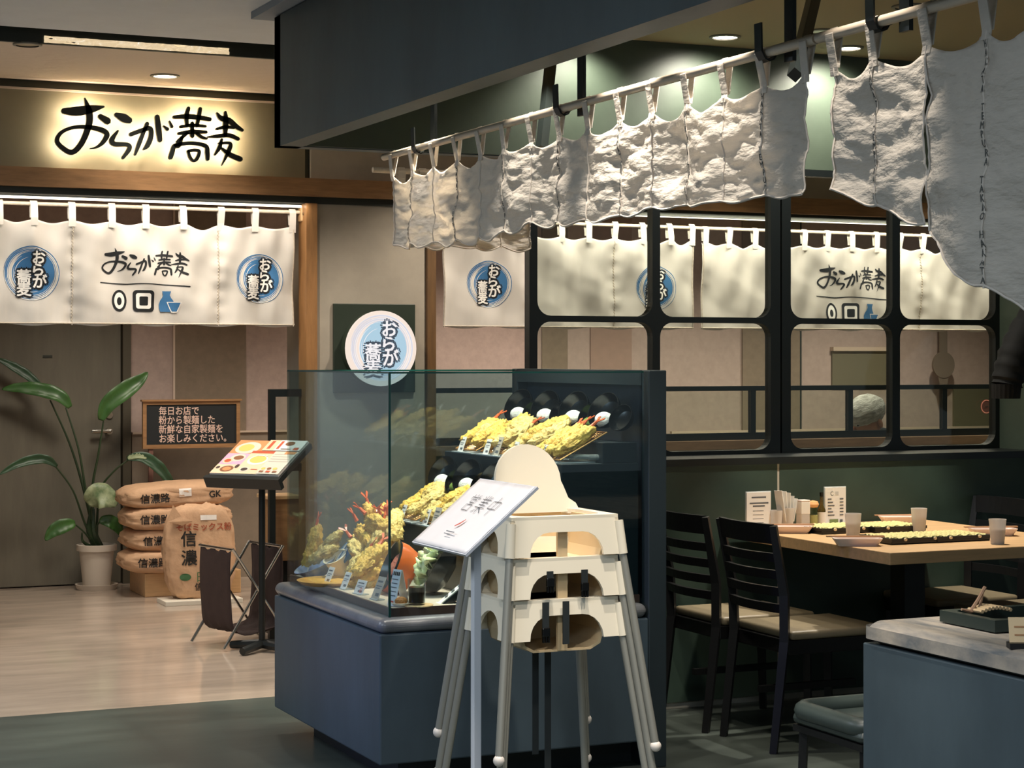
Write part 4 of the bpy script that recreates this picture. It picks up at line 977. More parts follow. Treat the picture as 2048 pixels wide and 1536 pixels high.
def wire_tray(loc, tilt, label, group, l_=.215, w_=.21):
    t = thing('wire_tray', label, 'wire tray', loc, group=group); cs, sn = math.cos(tilt), math.sin(tilt)
    P_ = lambda u, v, h_=0: Vector((u * cs - h_ * sn, v, u * sn + h_ * cs + .012))
    brass = M('brass_wire', (190, 140, 84), .35, metal=.7)
    bm = NB(); tube(bm, [P_(0, -w_ / 2), P_(l_, -w_ / 2), P_(l_, w_ / 2), P_(0, w_ / 2), P_(0, -w_ / 2)], .0032, 6); obj('rim', bm, brass, t)
    bm = NB()
    for k in range(1, 16): tube(bm, [P_(l_ * k / 16, -w_ / 2, -.002), P_(l_ * k / 16, w_ / 2, -.002)], .0013, 4)
    for k in range(1, 11): tube(bm, [P_(0, -w_ / 2 + w_ * k / 11, -.003), P_(l_, -w_ / 2 + w_ * k / 11, -.003)], .0013, 4)
    obj('mesh', bm, brass, t)
    for s in (-1, 1): obj('support', T([(l_ * cs * .8, s * w_ * .4, 0), P_(l_ * .8, s * w_ * .4)], .0028, 6), chrome, t)
    obj('base_plate', B((-.02, -w_ / 2, 0), (l_ * cs * .85, w_ / 2, .003)), M('acrylic', (200, 206, 206), .2), t)
    return t, P_
def bowl(loc, rot, r, fill, label, group=None, out=None, hgt=.6, name='soup_bowl'):
    t = thing(name, label, 'bowl', loc, group=group); t.rotation_euler = rot
    h_ = r * hgt * 1.5
    obj('shell', L([(r * .42, -h_), (r * .44, -h_ * .86), (r * .78, -h_ * .62), (r * .97, -h_ * .2), (r, 0), (r * .96, 0), (r * .92, -h_ * .22), (r * .7, -h_ * .55), (0, -h_ * .7)], 28), out or black, t, smooth=True)
    if fill is not None:
        bm = NB(); bmesh.ops.create_icosphere(bm, subdivisions=3, radius=1)
        for v in bm.verts:
            k = 1 + .15 * noise.noise(v.co * 5); v.co = Vector((v.co.x * r * .4 * k, v.co.y * r * .56 * k, v.co.z * r * .34 * k))
        bm2 = obj('rice' if fill is ricem else 'filling', bm, fill, t, smooth='all', loc=(-.42 * r, 0, -h_ * .30))
    return t
rnd = random.Random(5)
# top shelf: four tilted trays, bowls behind, cards in front
def shelf_row(xs, zs_, ys, name, kinds):
    tilt = R(27)
    for i, y in enumerate(ys):
        pos = ('against the far glass', 'second from the far glass', 'third from the far glass', 'by the side glass')[i]
        t, P_ = wire_tray((xs + .025, y, zs_), tilt, 'tilted brass wire tray on the %s shelf, %s' % (name, pos), 'wire trays on the %s shelf' % name)
        for kd, sd, u, v, h_, tl in kinds[i]:
            p = P_(u, v * 1.45, h_) + Vector((xs + .025, y, zs_))
            tempura(p, (rnd.uniform(-.2, .2), -tilt - rnd.uniform(-.04, .1), rnd.uniform(-.12, .12)), kd, sd, tl, {'long': 'long shrimp tempura with orange tail' if tl else 'long tempura without tail', 'wide': 'flat tempura fillet', 'cluster': 'lumpy mixed tempura'}[kd] + ' on the %s shelf tray %s' % (name, pos), 'tempura on the %s shelf' % name, 1.0)
        price_card((xs + .012, y + .035, zs_ + .001), R(-90), 'white price card before the %s shelf tray %s' % (name, pos), group='price cards on the %s shelf' % name)
K1 = [('long', 1, .11, .04, .02, True), ('wide', 2, .12, -.015, .018, False), ('long', 3, .10, -.05, .02, False)]
K2 = [('wide', 1, .09, .045, .02, False), ('cluster', 2, .16, .0, .03, False), ('long', 2, .10, -.03, .02, True), ('wide', 3, .16, .04, .03, False)]
K3 = [('wide', 2, .07, .04, .02, False), ('wide', 3, .13, .02, .03, False), ('long', 2, .13, -.04, .02, False), ('cluster', 3, .19, .0, .02, False)]
K4 = [('long', 1, .09, .045, .02, True), ('long', 3, .10, .0, .022, True), ('long', 1, .10, -.045, .02, True)]
ysr = [7.19, 6.93, 6.67, 6.41]
shelf_row(XB_, ZB_, ysr, 'top', [K1, K2, K3, K4])
shelf_row(XA, ZA, ysr, 'middle', [K2, K3, K1, K4])
price_card((XB_ + .012, 6.87, ZB_ + .001), R(-90), 'beige price card wedged among white ones on the top shelf', .062, .075, m_=M('beige_card', (190, 178, 160), .7))
price_card((XA + .012, 6.87, ZA + .001), R(-90), 'beige price card wedged among white ones on the middle shelf', .062, .075, m_=M('beige_card'))
PS = ('against the far glass', 'second from the far glass', 'third from the far glass', 'by the side glass')
for (xs, zs_, nm) in ((XB_ + .27, ZB_, 'top'), (XA + .19, ZA, 'middle')):
    for i, y in enumerate(ysr):
        bowl((xs - .0, y + .03, zs_ + .19), (0, R(-64), R(20)), .074, ricem, 'black bowl of rice propped behind the %s shelf tray %s' % (nm, PS[i]), 'rice bowls on the %s shelf' % nm, name='rice_bowl')
        bowl((xs + .005, y - .10, zs_ + .165), (0, R(-64), R(20)), .054, None if i % 2 else greenv, 'small black soup bowl by the rice bowl, %s shelf, %s' % (nm, PS[i]), 'soup bowls on the %s shelf' % nm)
t = thing('acrylic_roll', 'clear acrylic stand lying beside the last tray on the top shelf', 'stand', (XB_ + .1, 6.29, ZB_))
obj('rod', T([(-.02, .05, .02), (.1, -.02, .02)], .012, 10), M('clear_plastic', (220, 226, 222), .1, trans=.8), t); obj('ring', L([(.010, 0), (.019, 0), (.019, .012), (.010, .012)], 18, cap=False), M('clear_plastic'), t, loc=(.105, -.022, .02), rot=(R(90), 0, R(60)))

# ---- bottom deck of the case
ZD = .629
def dk_(px, py): p = atz(px, py, ZD); return Vector((min(max(p.x, 2.40), 2.72), min(max(p.y, 6.25), 7.3), ZD))
p = dk_(652, 1168)
t = thing('wooden_plate', 'yellow wooden plate under the takeaway bowl', 'plate', p); obj('plate', L([(0, 0), (.12, 0), (.14, .016), (.128, .016), (.11, .008), (0, .008)], 32), M('plate_wood', (214, 164, 84), .35, var=.2, vscale=8, stretch=(1, 9, 1)), t, smooth=True)
q = atX(632, 1128, 2.405)
t = thing('takeaway_bowl', 'clear takeaway bowl with blue and white pattern on the wooden plate', 'bowl', q); t.rotation_euler = (0, R(-24), 0)
obj('shell', L([(.05, -.045), (.085, .0), (.092, .004), (.088, .004), (.05, -.04), (0, -.04)], 28), M('pattern_bowl', (220, 224, 230), .2, var=.9, vscale=18, vcol=(70, 120, 190)), t, smooth=True)
tempura(q + Vector((.0, .03, .07)), (0, R(-72), 0), 'long', 1, True, 'upright shrimp tempura in the takeaway bowl', None, .95)
tempura(q + Vector((.02, -.03, .045)), (0, R(-30), R(-20)), 'wide', 2, False, 'flat tempura piece lying in the takeaway bowl', None, .9)
tempura(q + Vector((.05, -.02, .08)), (0, R(-38), R(-50)), 'long', 2, False, 'slim tempura stick above the white cup', None, .8)
c_ = atX(678, 1130, 2.47)
t = thing('paper_cup', 'cream paper cup tilted beside the takeaway bowl', 'cup', c_); t.rotation_euler = (0, R(-32), R(20))
obj('wall', L([(.034, -.05), (.047, .04), (.05, .042), (.046, .042), (.033, -.046), (0, -.046)], 28), M('cream_paper', (236, 222, 192), .5), t, smooth=True)
q = atX(692, 1108, 2.50)
t = thing('food_packet', 'round blue and white packet behind the paper cup', 'packet', q); t.rotation_euler = (0, R(-55), 0)
obj('disc', L([(0, 0), (.06, 0), (.06, .01), (0, .014)], 28), M('blue_print'), t); prints('printed_label', [(disc_poly(0, 0, .05, .03), whiteprint), (rect_poly(-.03, -.006, .03, .006), bluep)], lambda u, v, o_: Vector((u, v, .014 + o_)), t)
rnd = random.Random(11)
# tall heap of tempura on a stand, and a lower heap before it
hb_ = atX(752, 1085, 2.60)
t = thing('tempura_bowl', 'white bowl piled with the tall heap of tempura', 'bowl', (2.60, hb_.y, ZD + .085)); t.rotation_euler = (0, R(-40), 0)
obj('shell', L([(.05, -.06), (.1, -.01), (.115, .02), (.108, .02), (.09, -.01), (0, -.04)], 28), M('white_ceramic'), t, smooth=True)
base = Vector((2.60, hb_.y, ZD + .10))
for k in range(15):
    lay = k // 5; a = k * 2.4
    p = base + Vector((-.03 + .03 * lay + .035 * math.cos(a), .065 * math.sin(a), .012 + .05 * lay))
    tempura(p, (rnd.uniform(-.6, .6), R(-50) + rnd.uniform(-.3, .3), rnd.uniform(0, 3)), ('cluster', 'wide', 'long')[k % 3], 1 + k % 3, k in (4, 9, 12, 14), ('long piece', 'lumpy piece', 'flat piece')[(k + 1) % 3] + (' with orange tail' if k in (4, 9, 12, 14) else '') + ' in the tall tempura heap', 'tall tempura heap', .95)
for k in range(9):
    p = base + Vector((rnd.uniform(.0, .05), rnd.uniform(-.05, .06), .13 + rnd.uniform(0, .035)))
    o = obj('ginger_shred', T([p, p + Vector((rnd.uniform(-.02, .02), rnd.uniform(-.025, .025), .025)), p + Vector((rnd.uniform(-.03, .03), rnd.uniform(-.03, .03), .045))], [.005, .006, .002], 6), tailm, smooth=True)
    tag(o, 'bright orange shred on top of the tall tempura heap', 'garnish', 'orange shreds')
base = atX(718, 1150, 2.47); base.z = ZD
for k in range(10):
    lay = k // 4
    p = base + Vector((.02 * lay + rnd.uniform(-.03, .03), rnd.uniform(-.07, .07), .03 + .036 * lay))
    tempura(p, (rnd.uniform(-.5, .5), R(-42) + rnd.uniform(-.25, .25), rnd.uniform(-.5, .5)), ('long', 'cluster', 'wide')[k % 3], 1 + k % 3, k in (0, 6, 9), ('long piece', 'lumpy piece', 'flat piece')[k % 3] + (' with orange tail' if k in (0, 6, 9) else '') + ' in the low tempura heap by the price cards', 'low tempura heap', .95)
# orange lacquer bowl with minced filling, salad bowl
q = atX(782, 1142, 2.50); q.z = max(q.z, ZD + .1)
t = thing('lacquer_bowl', 'orange lacquer bowl with wide black rim and pink minced filling, tilted', 'bowl', q); t.rotation_euler = (0, R(-66), R(-8))
r = .098
obj('shell', L([(r * .5, -.085), (r * .85, -.075), (r, -.03), (r * 1.0, 0)], 32, cap=False), M('orange_lacquer', (206, 98, 46), .25, var=.15, vscale=12), t, smooth=True)
obj('rim', L([(r, 0), (r * 1.02, .004), (r * .98, .008), (r * .62, -.02), (r * .6, -.03)], 32, cap=False), black, t, smooth=True)
bm = NB(); bmesh.ops.create_icosphere(bm, subdivisions=3, radius=1)
for v in bm.verts: k = 1 + .12 * noise.noise(v.co * 7); v.co = Vector((v.co.x * r * .62 * k, v.co.y * r * .62 * k, v.co.z * .02 * k))
obj('filling', bm, M('minced_pink', (206, 120, 96), .6, bump=.8, bscale=90), t, smooth='all', loc=(0, 0, -.022))
q = atX(868, 1150, 2.63); q.z = max(q.z, ZD + .1)
t = thing('salad_bowl', 'black bowl heaped with pale green cabbage leaves', 'bowl', q); t.rotation_euler = (0, R(-60), R(-25))
obj('shell', L([(.04, -.07), (.08, -.05), (.10, 0), (.096, 0), (.075, -.045), (0, -.06)], 32), black, t, smooth=True)
cabb = M('cabbage', (236, 238, 196), .45, var=.3, vscale=14, vcol=(206, 216, 140))
for k in range(14):
    a = k * 2.4; rr_ = .02 + .045 * (k / 14); bm = NB(); n = 6; rows = []
    for i in range(n + 1):
        f = i / n; rows.append([bm.verts.new((.045 * (f - .5) * 1.4, .03 * (j - 2) / 2 * math.sin(math.pi * min(1, f + .15)), .018 * math.sin(f * 5 + j * 1.7 + k) + .01 * abs(j - 2))) for j in range(5)])
    for r0, r1 in zip(rows, rows[1:]):
        for j in range(4): bm.faces.new((r0[j], r1[j], r1[j + 1], r0[j + 1]))
    o = obj('cabbage_leaf', bm, cabb, t, smooth='all', loc=(rr_ * math.cos(a), rr_ * math.sin(a), .012 + .02 * (1 - k / 14)), rot=(rnd.uniform(-.9, .9), rnd.uniform(-.9, .9), a)); o.modifiers.new('thick', 'SOLIDIFY').thickness = .003
# iced coffee on a coaster, little plate
q = dk_(836, 1216); q = Vector((q.x + .02, 6.27, ZD))
t = thing('coaster', 'round wooden coaster under the glass of dark drink', 'coaster', q); obj('disc', L([(0, 0), (.052, 0), (.054, .003), (.052, .006), (0, .006)], 28), woodlight, t)
q = q + Vector((-.005, 0, .006))
t = thing('drink_glass', 'clear glass half filled with dark coffee', 'glass', q)
obj('wall', L([(0, 0), (.03, 0), (.033, .09), (.031, .09), (.028, .006), (0, .006)], 24), glass('cup_glass', (240, 244, 242), .9), t, smooth=True)
obj('coffee', L([(0, .007), (.028, .007), (.030, .062), (0, .062)], 24), M('coffee', (52, 28, 18), .15), t)
q = dk_(800, 1216); q = Vector((q.x, 6.29, ZD))
t = thing('small_dish', 'small white dish holding a brown croquette', 'dish', q); obj('plate', L([(0, 0), (.024, 0), (.036, .012), (.034, .013), (.022, .004), (0, .004)], 24), M('white_ceramic'), t, smooth=True)
bm = NB(); bmesh.ops.create_icosphere(bm, subdivisions=2, radius=1)
for v in bm.verts: v.co = Vector((v.co.x * .024, v.co.y * .02, v.co.z * .016 + .018))
obj('croquette', bm, M('croquette', (186, 120, 60), .6, bump=.8, bscale=100), t, smooth='all')
# black pouches with white paper sleeves
for i, (px, dy, rz, lab) in enumerate(((905, .0, 62, 'black cutlery box with a white sleeve beside the salad bowl'), (925, .09, 40, 'second black cutlery box with white sleeve, behind the first'))):
    q = dk_(px, 1205); q = Vector((2.62 + .06 * i, 6.31 + dy, ZD + .03))
    t = thing('cutlery_box', lab, 'box', q, R(rz)); t.rotation_euler = (R(0), R(-38), R(rz - 70))
    obj('case', B((-.11, -.03, -.012), (.11, .03, .012), .005), black, t); obj('paper_sleeve', B((-.08, -.020, .0125), (.115, .020, .016)), paper, t)
    obj('label_tab', B((-.12, -.032, .013), (-.07, .032, .018)), paper, t)
    prints('printed_text', [(rect_poly(-.105, -.015 + .012 * k, -.08, -.010 + .012 * k), M('grey_ink')) for k in range(3)] + [(rect_poly(-.04 + .03 * k, -.008, -.025 + .03 * k, .008), M('grey_ink')) for k in range(4)], lambda u, v, o_: Vector((u, v, .0185 + o_)), t)
for px, py, lab, w_, h_, m_ in ((606, 1180, 'white price card before the yellow wooden plate', .046, .06, None), (652, 1198, 'white price card between the wooden plate and the low heap', .046, .062, None), (685, 1212, 'white price card before the low tempura heap', .046, .062, None), (715, 1222, 'square white card with a red round mark', .07, .05, None), (748, 1230, 'beige price card beside the card with a red mark', .055, .08, M('beige_card', (190, 178, 160), .7))):
    q = atz(px, py, ZD); q = Vector((2.375, min(q.y, 7.3) if q.y > 6.24 else 6.24, ZD)); q.y = max(6.26, atX(px, py, 2.375).y)
    t = price_card(q, R(-82), lab, w_, h_, 'price cards on the deck', 24, m_)
    if 'red round' in lab: prints('red_mark', [(arc_poly(.018, .016, .008, 0, 360, .003, 16), M('red_print')), (disc_poly(.018, .016, .003), M('red_print'))], lambda u, v, o_: Vector((u, v * math.tan(R(24)) - .002 - o_, v)), t)
q = Vector((2.372, atX(782, 1240, 2.372).y + .0, ZD)); q.y = max(q.y, 6.245)
t = thing('table_tent', 'tall white folded menu card standing in the glass corner', 'menu card', q, R(-78))
for s in (1, -1): obj('leaf', prism(NB(), [(-.026, 0), (.026, 0), (.026, .125), (-.026, .125)], lambda u, v, w_: Vector((u, (.0 if s > 0 else .06) + s * v * .22 + s * w_, v)), .0015), paper, t)
prints('printed_text', [(rect_poly(-.02 + .011 * k, .105, -.012 + .011 * k, .118), blackmat) for k in range(4)] + [(rect_poly(-.02, .09 - .014 * k, .018, .093 - .014 * k), M('grey_ink')) for k in range(5)] + [(rect_poly(-.018, .012, .014, .018), M('red_print'))], lambda u, v, o_: Vector((u, v * .22 - o_, v)), t)

# ================================================================ SIGN STAND
d_ = 4.1; r_ = ray(952, 1200); sp = Vector((r_.x * d_, r_.y * d_, 0))
t = thing('sign_stand', 'white post stand with a tilted plate carrying the opening notice', 'sign stand', sp)
obj('post', B((-.009, -.009, .012), (.009, .009, 1.12), .002), M('white_metal', (206, 206, 210), .4), t)
obj('base', L([(0, 0), (.14, 0), (.14, .008), (.02, .012), (0, .012)], 36), M('white_metal'), t, smooth=True)
c0 = Vector((.0, .0, 0)); th = math.atan2(.135, .163)
ctr = atX(946, 1030, sp.x + .005) - sp
def sfn(u, v, o_): return ctr + Vector((v * math.cos(th) - o_ * math.sin(th), -u, v * math.sin(th) + o_ * math.cos(th)))
obj('plate', prism(NB(), [(-.152, -.107), (.152, -.107), (.152, .107), (-.152, .107)], lambda u, v, w_: sfn(u, v, -.006 + w_), .006), M('white_metal'), t)
obj('plate_holder', prism(NB(), [(-.03, -.03), (.03, -.03), (.03, .03), (-.03, .03)], lambda u, v, w_: sfn(u, v, -.03 + w_), .024), M('white_metal'), t)
S1 = [[(2,9.6),(2.6,8.6)],[(5,9.8),(5,8.8)],[(8,9.6),(7.2,8.6)],[(1.2,7.0),(1.2,8.2),(8.8,8.2),(8.4,7.0)],[(3,7),(7,7),(7,5.2),(3,5.2),(3,7)],[(5,5.2),(4.6,4)],[(2.2,4),(7.8,4),(7.8,.8),(2.2,.8),(2.2,4)]]
S2 = [[(4,10),(4,8)],[(6,10),(6,8)],[(1.8,9.5),(2.6,8.4)],[(8.2,9.5),(7.4,8.4)],[(1,7.9),(9,7.9)],[(3.2,7.5),(3.7,6.6)],[(6.8,7.5),(6.3,6.6)],[(1.6,6.3),(8.4,6.3)],[(2.2,4.9),(7.8,4.9)],[(.8,3.4),(9.2,3.4)],[(5,6.3),(5,0)],[(4.8,3.3),(1,.6)],[(5.2,3.3),(9,.6)]]
S3 = [[(1.5,7.6),(8.5,7.6),(8.5,3.6),(1.5,3.6),(1.5,7.6)],[(5,10),(5,0)]]
OPEN = []
for ci, ch in enumerate((S1, S2, S3)):
    for st_ in ch:
        for a, b in zip(st_, st_[1:]): OPEN.append((ribbon([(-.085 + .06 * ci + x * .0055, .002 + y * .0055, .0016) for x, y in (a, b)], 1), blackmat))
n_ = thing('opening_notice', 'white paper notice reading 営業中 in a clear sleeve on the stand', 'notice', sp)
bm = NB(); N1 = 20; rows = [[bm.verts.new(sfn(-.148 + .296 * i / N1, -.104 + .208 * j / 16, .0016 + .0012 * noise.noise((i * .5, j * .5, 1)))) for j in range(17)] for i in range(N1 + 1)]
for a, b in zip(rows, rows[1:]):
    for j in range(16): bm.faces.new((a[j], b[j], b[j + 1], a[j + 1]))
o = obj('sheet', bm, M('sleeve_paper', (232, 226, 224), .25), n_, smooth='all'); o.modifiers.new('thick', 'SOLIDIFY').thickness = .001
prints('printed_text', [] + OPEN + [(ribbon([(-.012, -.043, .004), (.0, -.034, .007), (.008, -.022, .004)]), M('red_mark', (190, 84, 66), .7)), (rect_poly(-.02, -.064, .025, -.0615), M('grey_ink')), (rect_poly(-.02, -.071, .012, -.069), M('grey_ink'))], sfn, n_, cut=.02, lift=.004)

# ================================================================ HIGH CHAIRS (a stack of three)
HX, HYf = 2.615, 5.40
plas = M('cream_plastic', (232, 224, 204), .35); plasin = M('cream_inside', (214, 190, 150), .4); legm = M('leg_grey', (150, 150, 142), .35, metal=.35); footw = M('foot_white', (222, 214, 206), .5); strapm = M('strap_black', (34, 40, 42), .6)
def high_chair(z, label, top_one, straps):
    t = thing('high_chair', label, 'high chair', (HX, HYf + .16, z), group=None)
    RZ_ = .735; wt, wb, dt, db, ah = .185, .205, .15, .165, .115
    # front apron with wide arch
    arch = [(-.115, -ah)] + [(-.115 + (.035) * (1 - math.cos(R(a))), -ah + (.078) * math.sin(R(a))) for a in (30, 60, 90)] + [(.115 - (.035) * (1 - math.cos(R(a))), -ah + .078 * math.sin(R(a))) for a in (90, 60, 30)] + [(.115, -ah)]
    arch = [(-.128, -ah)] + [(-.128 + .07 * (1 - math.cos(R(a))), -ah + .075 * math.sin(R(a))) for a in (18, 36, 54, 72, 90)] + [(.128 - .07 * (1 - math.cos(R(a))), -ah + .075 * math.sin(R(a))) for a in (90, 72, 54, 36, 18)] + [(.128, -ah)]
    out = [(-wb, -ah), (-wt, 0), (wt, 0), (wb, -ah)]
    fr = lambda u, v, w_: Vector((u, -dt + (v / ah) * (db - dt) + w_, RZ_ + v))
    obj('front_apron', prism(NB(), out[:4] + arch[::-1], fr, .012), plas, t)
    obj('rear_apron', prism(NB(), out, lambda u, v, w_: Vector((u, dt - (v / ah) * (db - dt) - w_, RZ_ + v)), .012), plas, t)
    arc2 = [(-.085, -ah)] + [(-.085 * math.cos(R(a)), -ah + .08 * math.sin(R(a))) for a in range(15, 180, 15)] + [(.085, -ah)]
    for s in (-1, 1):
        obj('side_apron', prism(NB(), [(-db, -ah), (-dt, 0), (dt, 0), (db, -ah)] + arc2[::-1], lambda u, v, w_: Vector((s * (wt - (v / ah) * (wb - wt) - w_), u, RZ_ + v)), .012), plas, t)
    bm = NB()
    ring_prism(bm, -wt, -dt, wt, dt, -wt + .035, -dt + .03, wt - .035, dt - .03, .05, lambda u, v, w_: Vector((u, v, RZ_ - .006 + w_)), .016)
    obj('rim', bm, plas, t)
    # seat tub, open to the front, with a post between the leg holes
    prof = [(-.15, 0), (-.147, -.10), (-.135, -.14), (-.10, -.158), (.10, -.158), (.135, -.14), (.147, -.10), (.15, 0)]
    pr2 = [(x * .94, y + (.006 if y < -.12 else 0)) for x, y in prof]
    bm = NB(); prism(bm, prof + pr2[::-1], lambda u, v, w_: Vector((u, -.125 + w_, RZ_ + v)), .25)
    obj('seat_tub', bm, plasin, t)
    obj('tub_back', prism(NB(), prof, lambda u, v, w_: Vector((u, .118 + w_, RZ_ + v)), .008), plasin, t)
    obj('crotch_post', B((-.017, -.13, RZ_ - .155), (.017, -.118, RZ_ - .01)), plasin, t)
    # tall round backrest
    bk = [(-.178, 0), (-.165, .028), (-.14, .045), (-.125, .085)] + [(-.118 * math.cos(R(a)), .10 + .122 * math.sin(R(a))) for a in range(0, 181, 12)] + [(.125, .085), (.14, .045), (.165, .028), (.178, 0)]
    bm = NB(); prism(bm, bk, lambda u, v, w_: Vector((u, dt - .035 + v * .16 + w_ - .25 * u * u, RZ_ + v)), .014)
    obj('backrest', bm, plas, t, smooth=True)
    for sx in (-1, 1):
        for sy in (-1, 1):
            a = Vector((sx * (wt + .006), sy * (dt + .004), RZ_ - .07)); b = Vector((sx * (wt + .085), sy * (dt + .095), .018))
            l_ = obj('leg', T([a, b], .0125, 12), legm, t, smooth=True)
            bm = NB(); bmesh.ops.create_uvsphere(bm, u_segments=12, v_segments=8, radius=.018)
            obj('rubber_foot', bm, footw, l_, smooth='all', loc=b)
            obj('socket', T([a + Vector((0, 0, .06)) - Vector((sx * .004, sy * .004, 0)), a + (b - a) * .07], [.015, .0165], 12), plas, t, smooth=True)
    for (x, z0, z1, buckle) in straps:
        s_ = obj('strap', B((x - .011, -dt - .016, RZ_ + z1), (x + .011, -dt - .012, RZ_ + z0)), strapm, t)
        if buckle:
            bm = NB(); box(bm, (x - .013, -dt - .022, RZ_ + z1 - .028), (x + .013, -dt - .010, RZ_ + z1), .003)
            for k in (-1, 0, 1): box(bm, (x + k * .009 - .0025, -dt - .020, RZ_ + z1 - .046), (x + k * .009 + .0025, -dt - .012, RZ_ + z1 - .026))
            obj('buckle', bm, black, s_)
    return t
off = .13
high_chair(0, 'lowest cream plastic high chair of the stack, with two long straps in front', False, [(-.075, .004, -.075, True), (-.005, .004, -.13, False)])
high_chair(off, 'middle cream plastic high chair of the stack', False, [(.06, -.03, -.07, True), (-.06, -.03, -.05, True)])
high_chair(2 * off, 'uppermost cream plastic high chair of the stack, with its round back in full view', True, [])
# straps that hang below the seats
for i, (x, y, z0, z1) in enumerate(((-.01, .05, .56, .22), (.02, .02, .56, .16))):
    o = obj('hanging_strap', B((HX + x - .011, HYf + .16 + y, z1), (HX + x + .011, HYf + .163 + y, z0)), strapm); tag(o, ['shorter black webbing strap hanging below the high chairs', 'longer black webbing strap hanging below the high chairs'][i], 'strap', 'hanging straps')

# ================================================================ TEMPURA DINING AREA
ZT = .77; TX0, TX1, TY0, TY1 = 4.23, 5.25, 5.96, 7.15
t = thing('dining_table', 'light wood dining table on a black pedestal, laid with trays', 'table', ((TX0 + TX1) / 2, (TY0 + TY1) / 2, 0))
obj('tabletop', B((TX0, TY0, ZT - .046), (TX1, TY1, ZT), .003), woodlight, t, world=True)
obj('pedestal', B((-.05, -.05, .03), (.05, .05, ZT - .046)), chairblk, t); obj('foot_plate', B((-.28, -.28, 0), (.28, .28, .03), .008), chairblk, t)
def chair(x, y, rz, label):
    t = thing('dining_chair', label, 'chair', (x, y, 0), rz)
    W_ = .2
    bm = NB(); box(bm, (.02, -.2, .425), (.46, .2, .46), .014, 3); obj('seat_pad', bm, seatpad, t, smooth=True)
    obj('seat_frame', B((.01, -.195, .37), (.455, .195, .425), .004), chairblk, t)
    for s in (-1, 1):
        obj('rear_leg', T([(-.05, s * .185, 0), (.0, s * .185, .42), (-.005, s * .19, .6), (-.06, s * .2, .865)], [.019, .024, .023, .018], 4), chairblk, t)
        obj('front_leg', T([(.44, s * .175, 0), (.43, s * .178, .4)], [.018, .024], 4), chairblk, t)
    def slat(z, h_, nm):
        bm = NB(); rows = []
        for i in range(11):
            f = i / 10 - .5; yv = f * .38; xo = -.06 * (z - .45) / .42 - .028 * math.cos(math.pi * f); dx = .16 * h_
            rows.append([bm.verts.new((xo + a, yv, z + b)) for a, b in ((-.008 - dx, h_), (.010 - dx, h_), (.010, 0), (-.008, 0))])
        for a, b in zip(rows, rows[1:]):
            for k in range(4): bm.faces.new((a[k], a[(k + 1) % 4], b[(k + 1) % 4], b[k]))
        bm.faces.new(rows[0]); bm.faces.new(rows[-1][::-1]); obj(nm, bm, chairblk, t)
    slat(.795, .075, 'top_rail')
    for z in (.725, .66, .595, .53): slat(z, .034, 'slat')
    obj('stretcher', B((.0, -.012, .2), (.44, .012, .225)), chairblk, t)
chair(3.93, 6.40, 0, 'black slatted chair at the table, nearer the counter, with tan seat')
chair(3.90, 6.86, 0, 'black slatted chair against the green panel beside the display case')
chair(5.50, 6.96, R(180), 'black slatted chair across the table, against the green panel')
chair(5.50, 6.45, R(180), 'black slatted chair across the table, on the counter side')
def tp(px, py, zz=ZT): return atz(px, py, zz)
matw = M('straw_weave', (206, 196, 130), .6, var=.25, vscale=40, bump=.4, bscale=150); trayb = M('tray_black', (26, 26, 26), .3)
def tray(px, py, rz, label, lx=.235, ly=.19):
    p = tp(px, py); t = thing('drain_tray', label, 'tray', p, rz)
    obj('base', B((-lx / 2 - .012, -ly / 2 - .012, 0), (lx / 2 + .012, ly / 2 + .012, .016), .005), trayb, t); obj('rim', ring_prism(NB(), -lx / 2 - .014, -ly / 2 - .014, lx / 2 + .014, ly / 2 + .014, -lx / 2, -ly / 2, lx / 2, ly / 2, .008, lambda u, v, w_: Vector((u, v, .012 + w_)), .012), trayb, t)
    bm = NB(); nx, ny = 30, 21
    g_ = [[bm.verts.new((-lx / 2 + lx * i / nx, -ly / 2 + ly * j / ny, .026 + .0035 * math.sin(i * math.pi / 1.5 + j * .9) * (1 if (i + j) % 2 else -1))) for j in range(ny + 1)] for i in range(nx + 1)]
    for i in range(nx):
        for j in range(ny): bm.faces.new((g_[i][j], g_[i + 1][j], g_[i + 1][j + 1], g_[i][j + 1]))
    m_ = obj('straw_mat', bm, matw, t); m_.modifiers.new('thick', 'SOLIDIFY').thickness = .006
    for s in (-1, 1): obj('stud', L([(0, .0), (.006, 0), (.006, .008), (0, .01)], 10), M('pale_stud', (220, 200, 160), .4), t, loc=(s * lx * .3, -ly / 2 - .016, .02), rot=(R(90), 0, 0))
tray(1668, 1063, 0, 'black tray with straw mat beside the condiments'); tray(1772, 1060, 0, 'black tray with straw mat at the far side of the table, near the panel')
tray(1806, 1083, 0, 'black tray with straw mat at the table edge, next to a chopstick dish'); tray(1895, 1079, 0, 'black tray with straw mat between two frosted tumblers')
dishm = M('dish_white', (226, 206, 194), .35); ckm = M('chopstick', (170, 126, 86), .5)
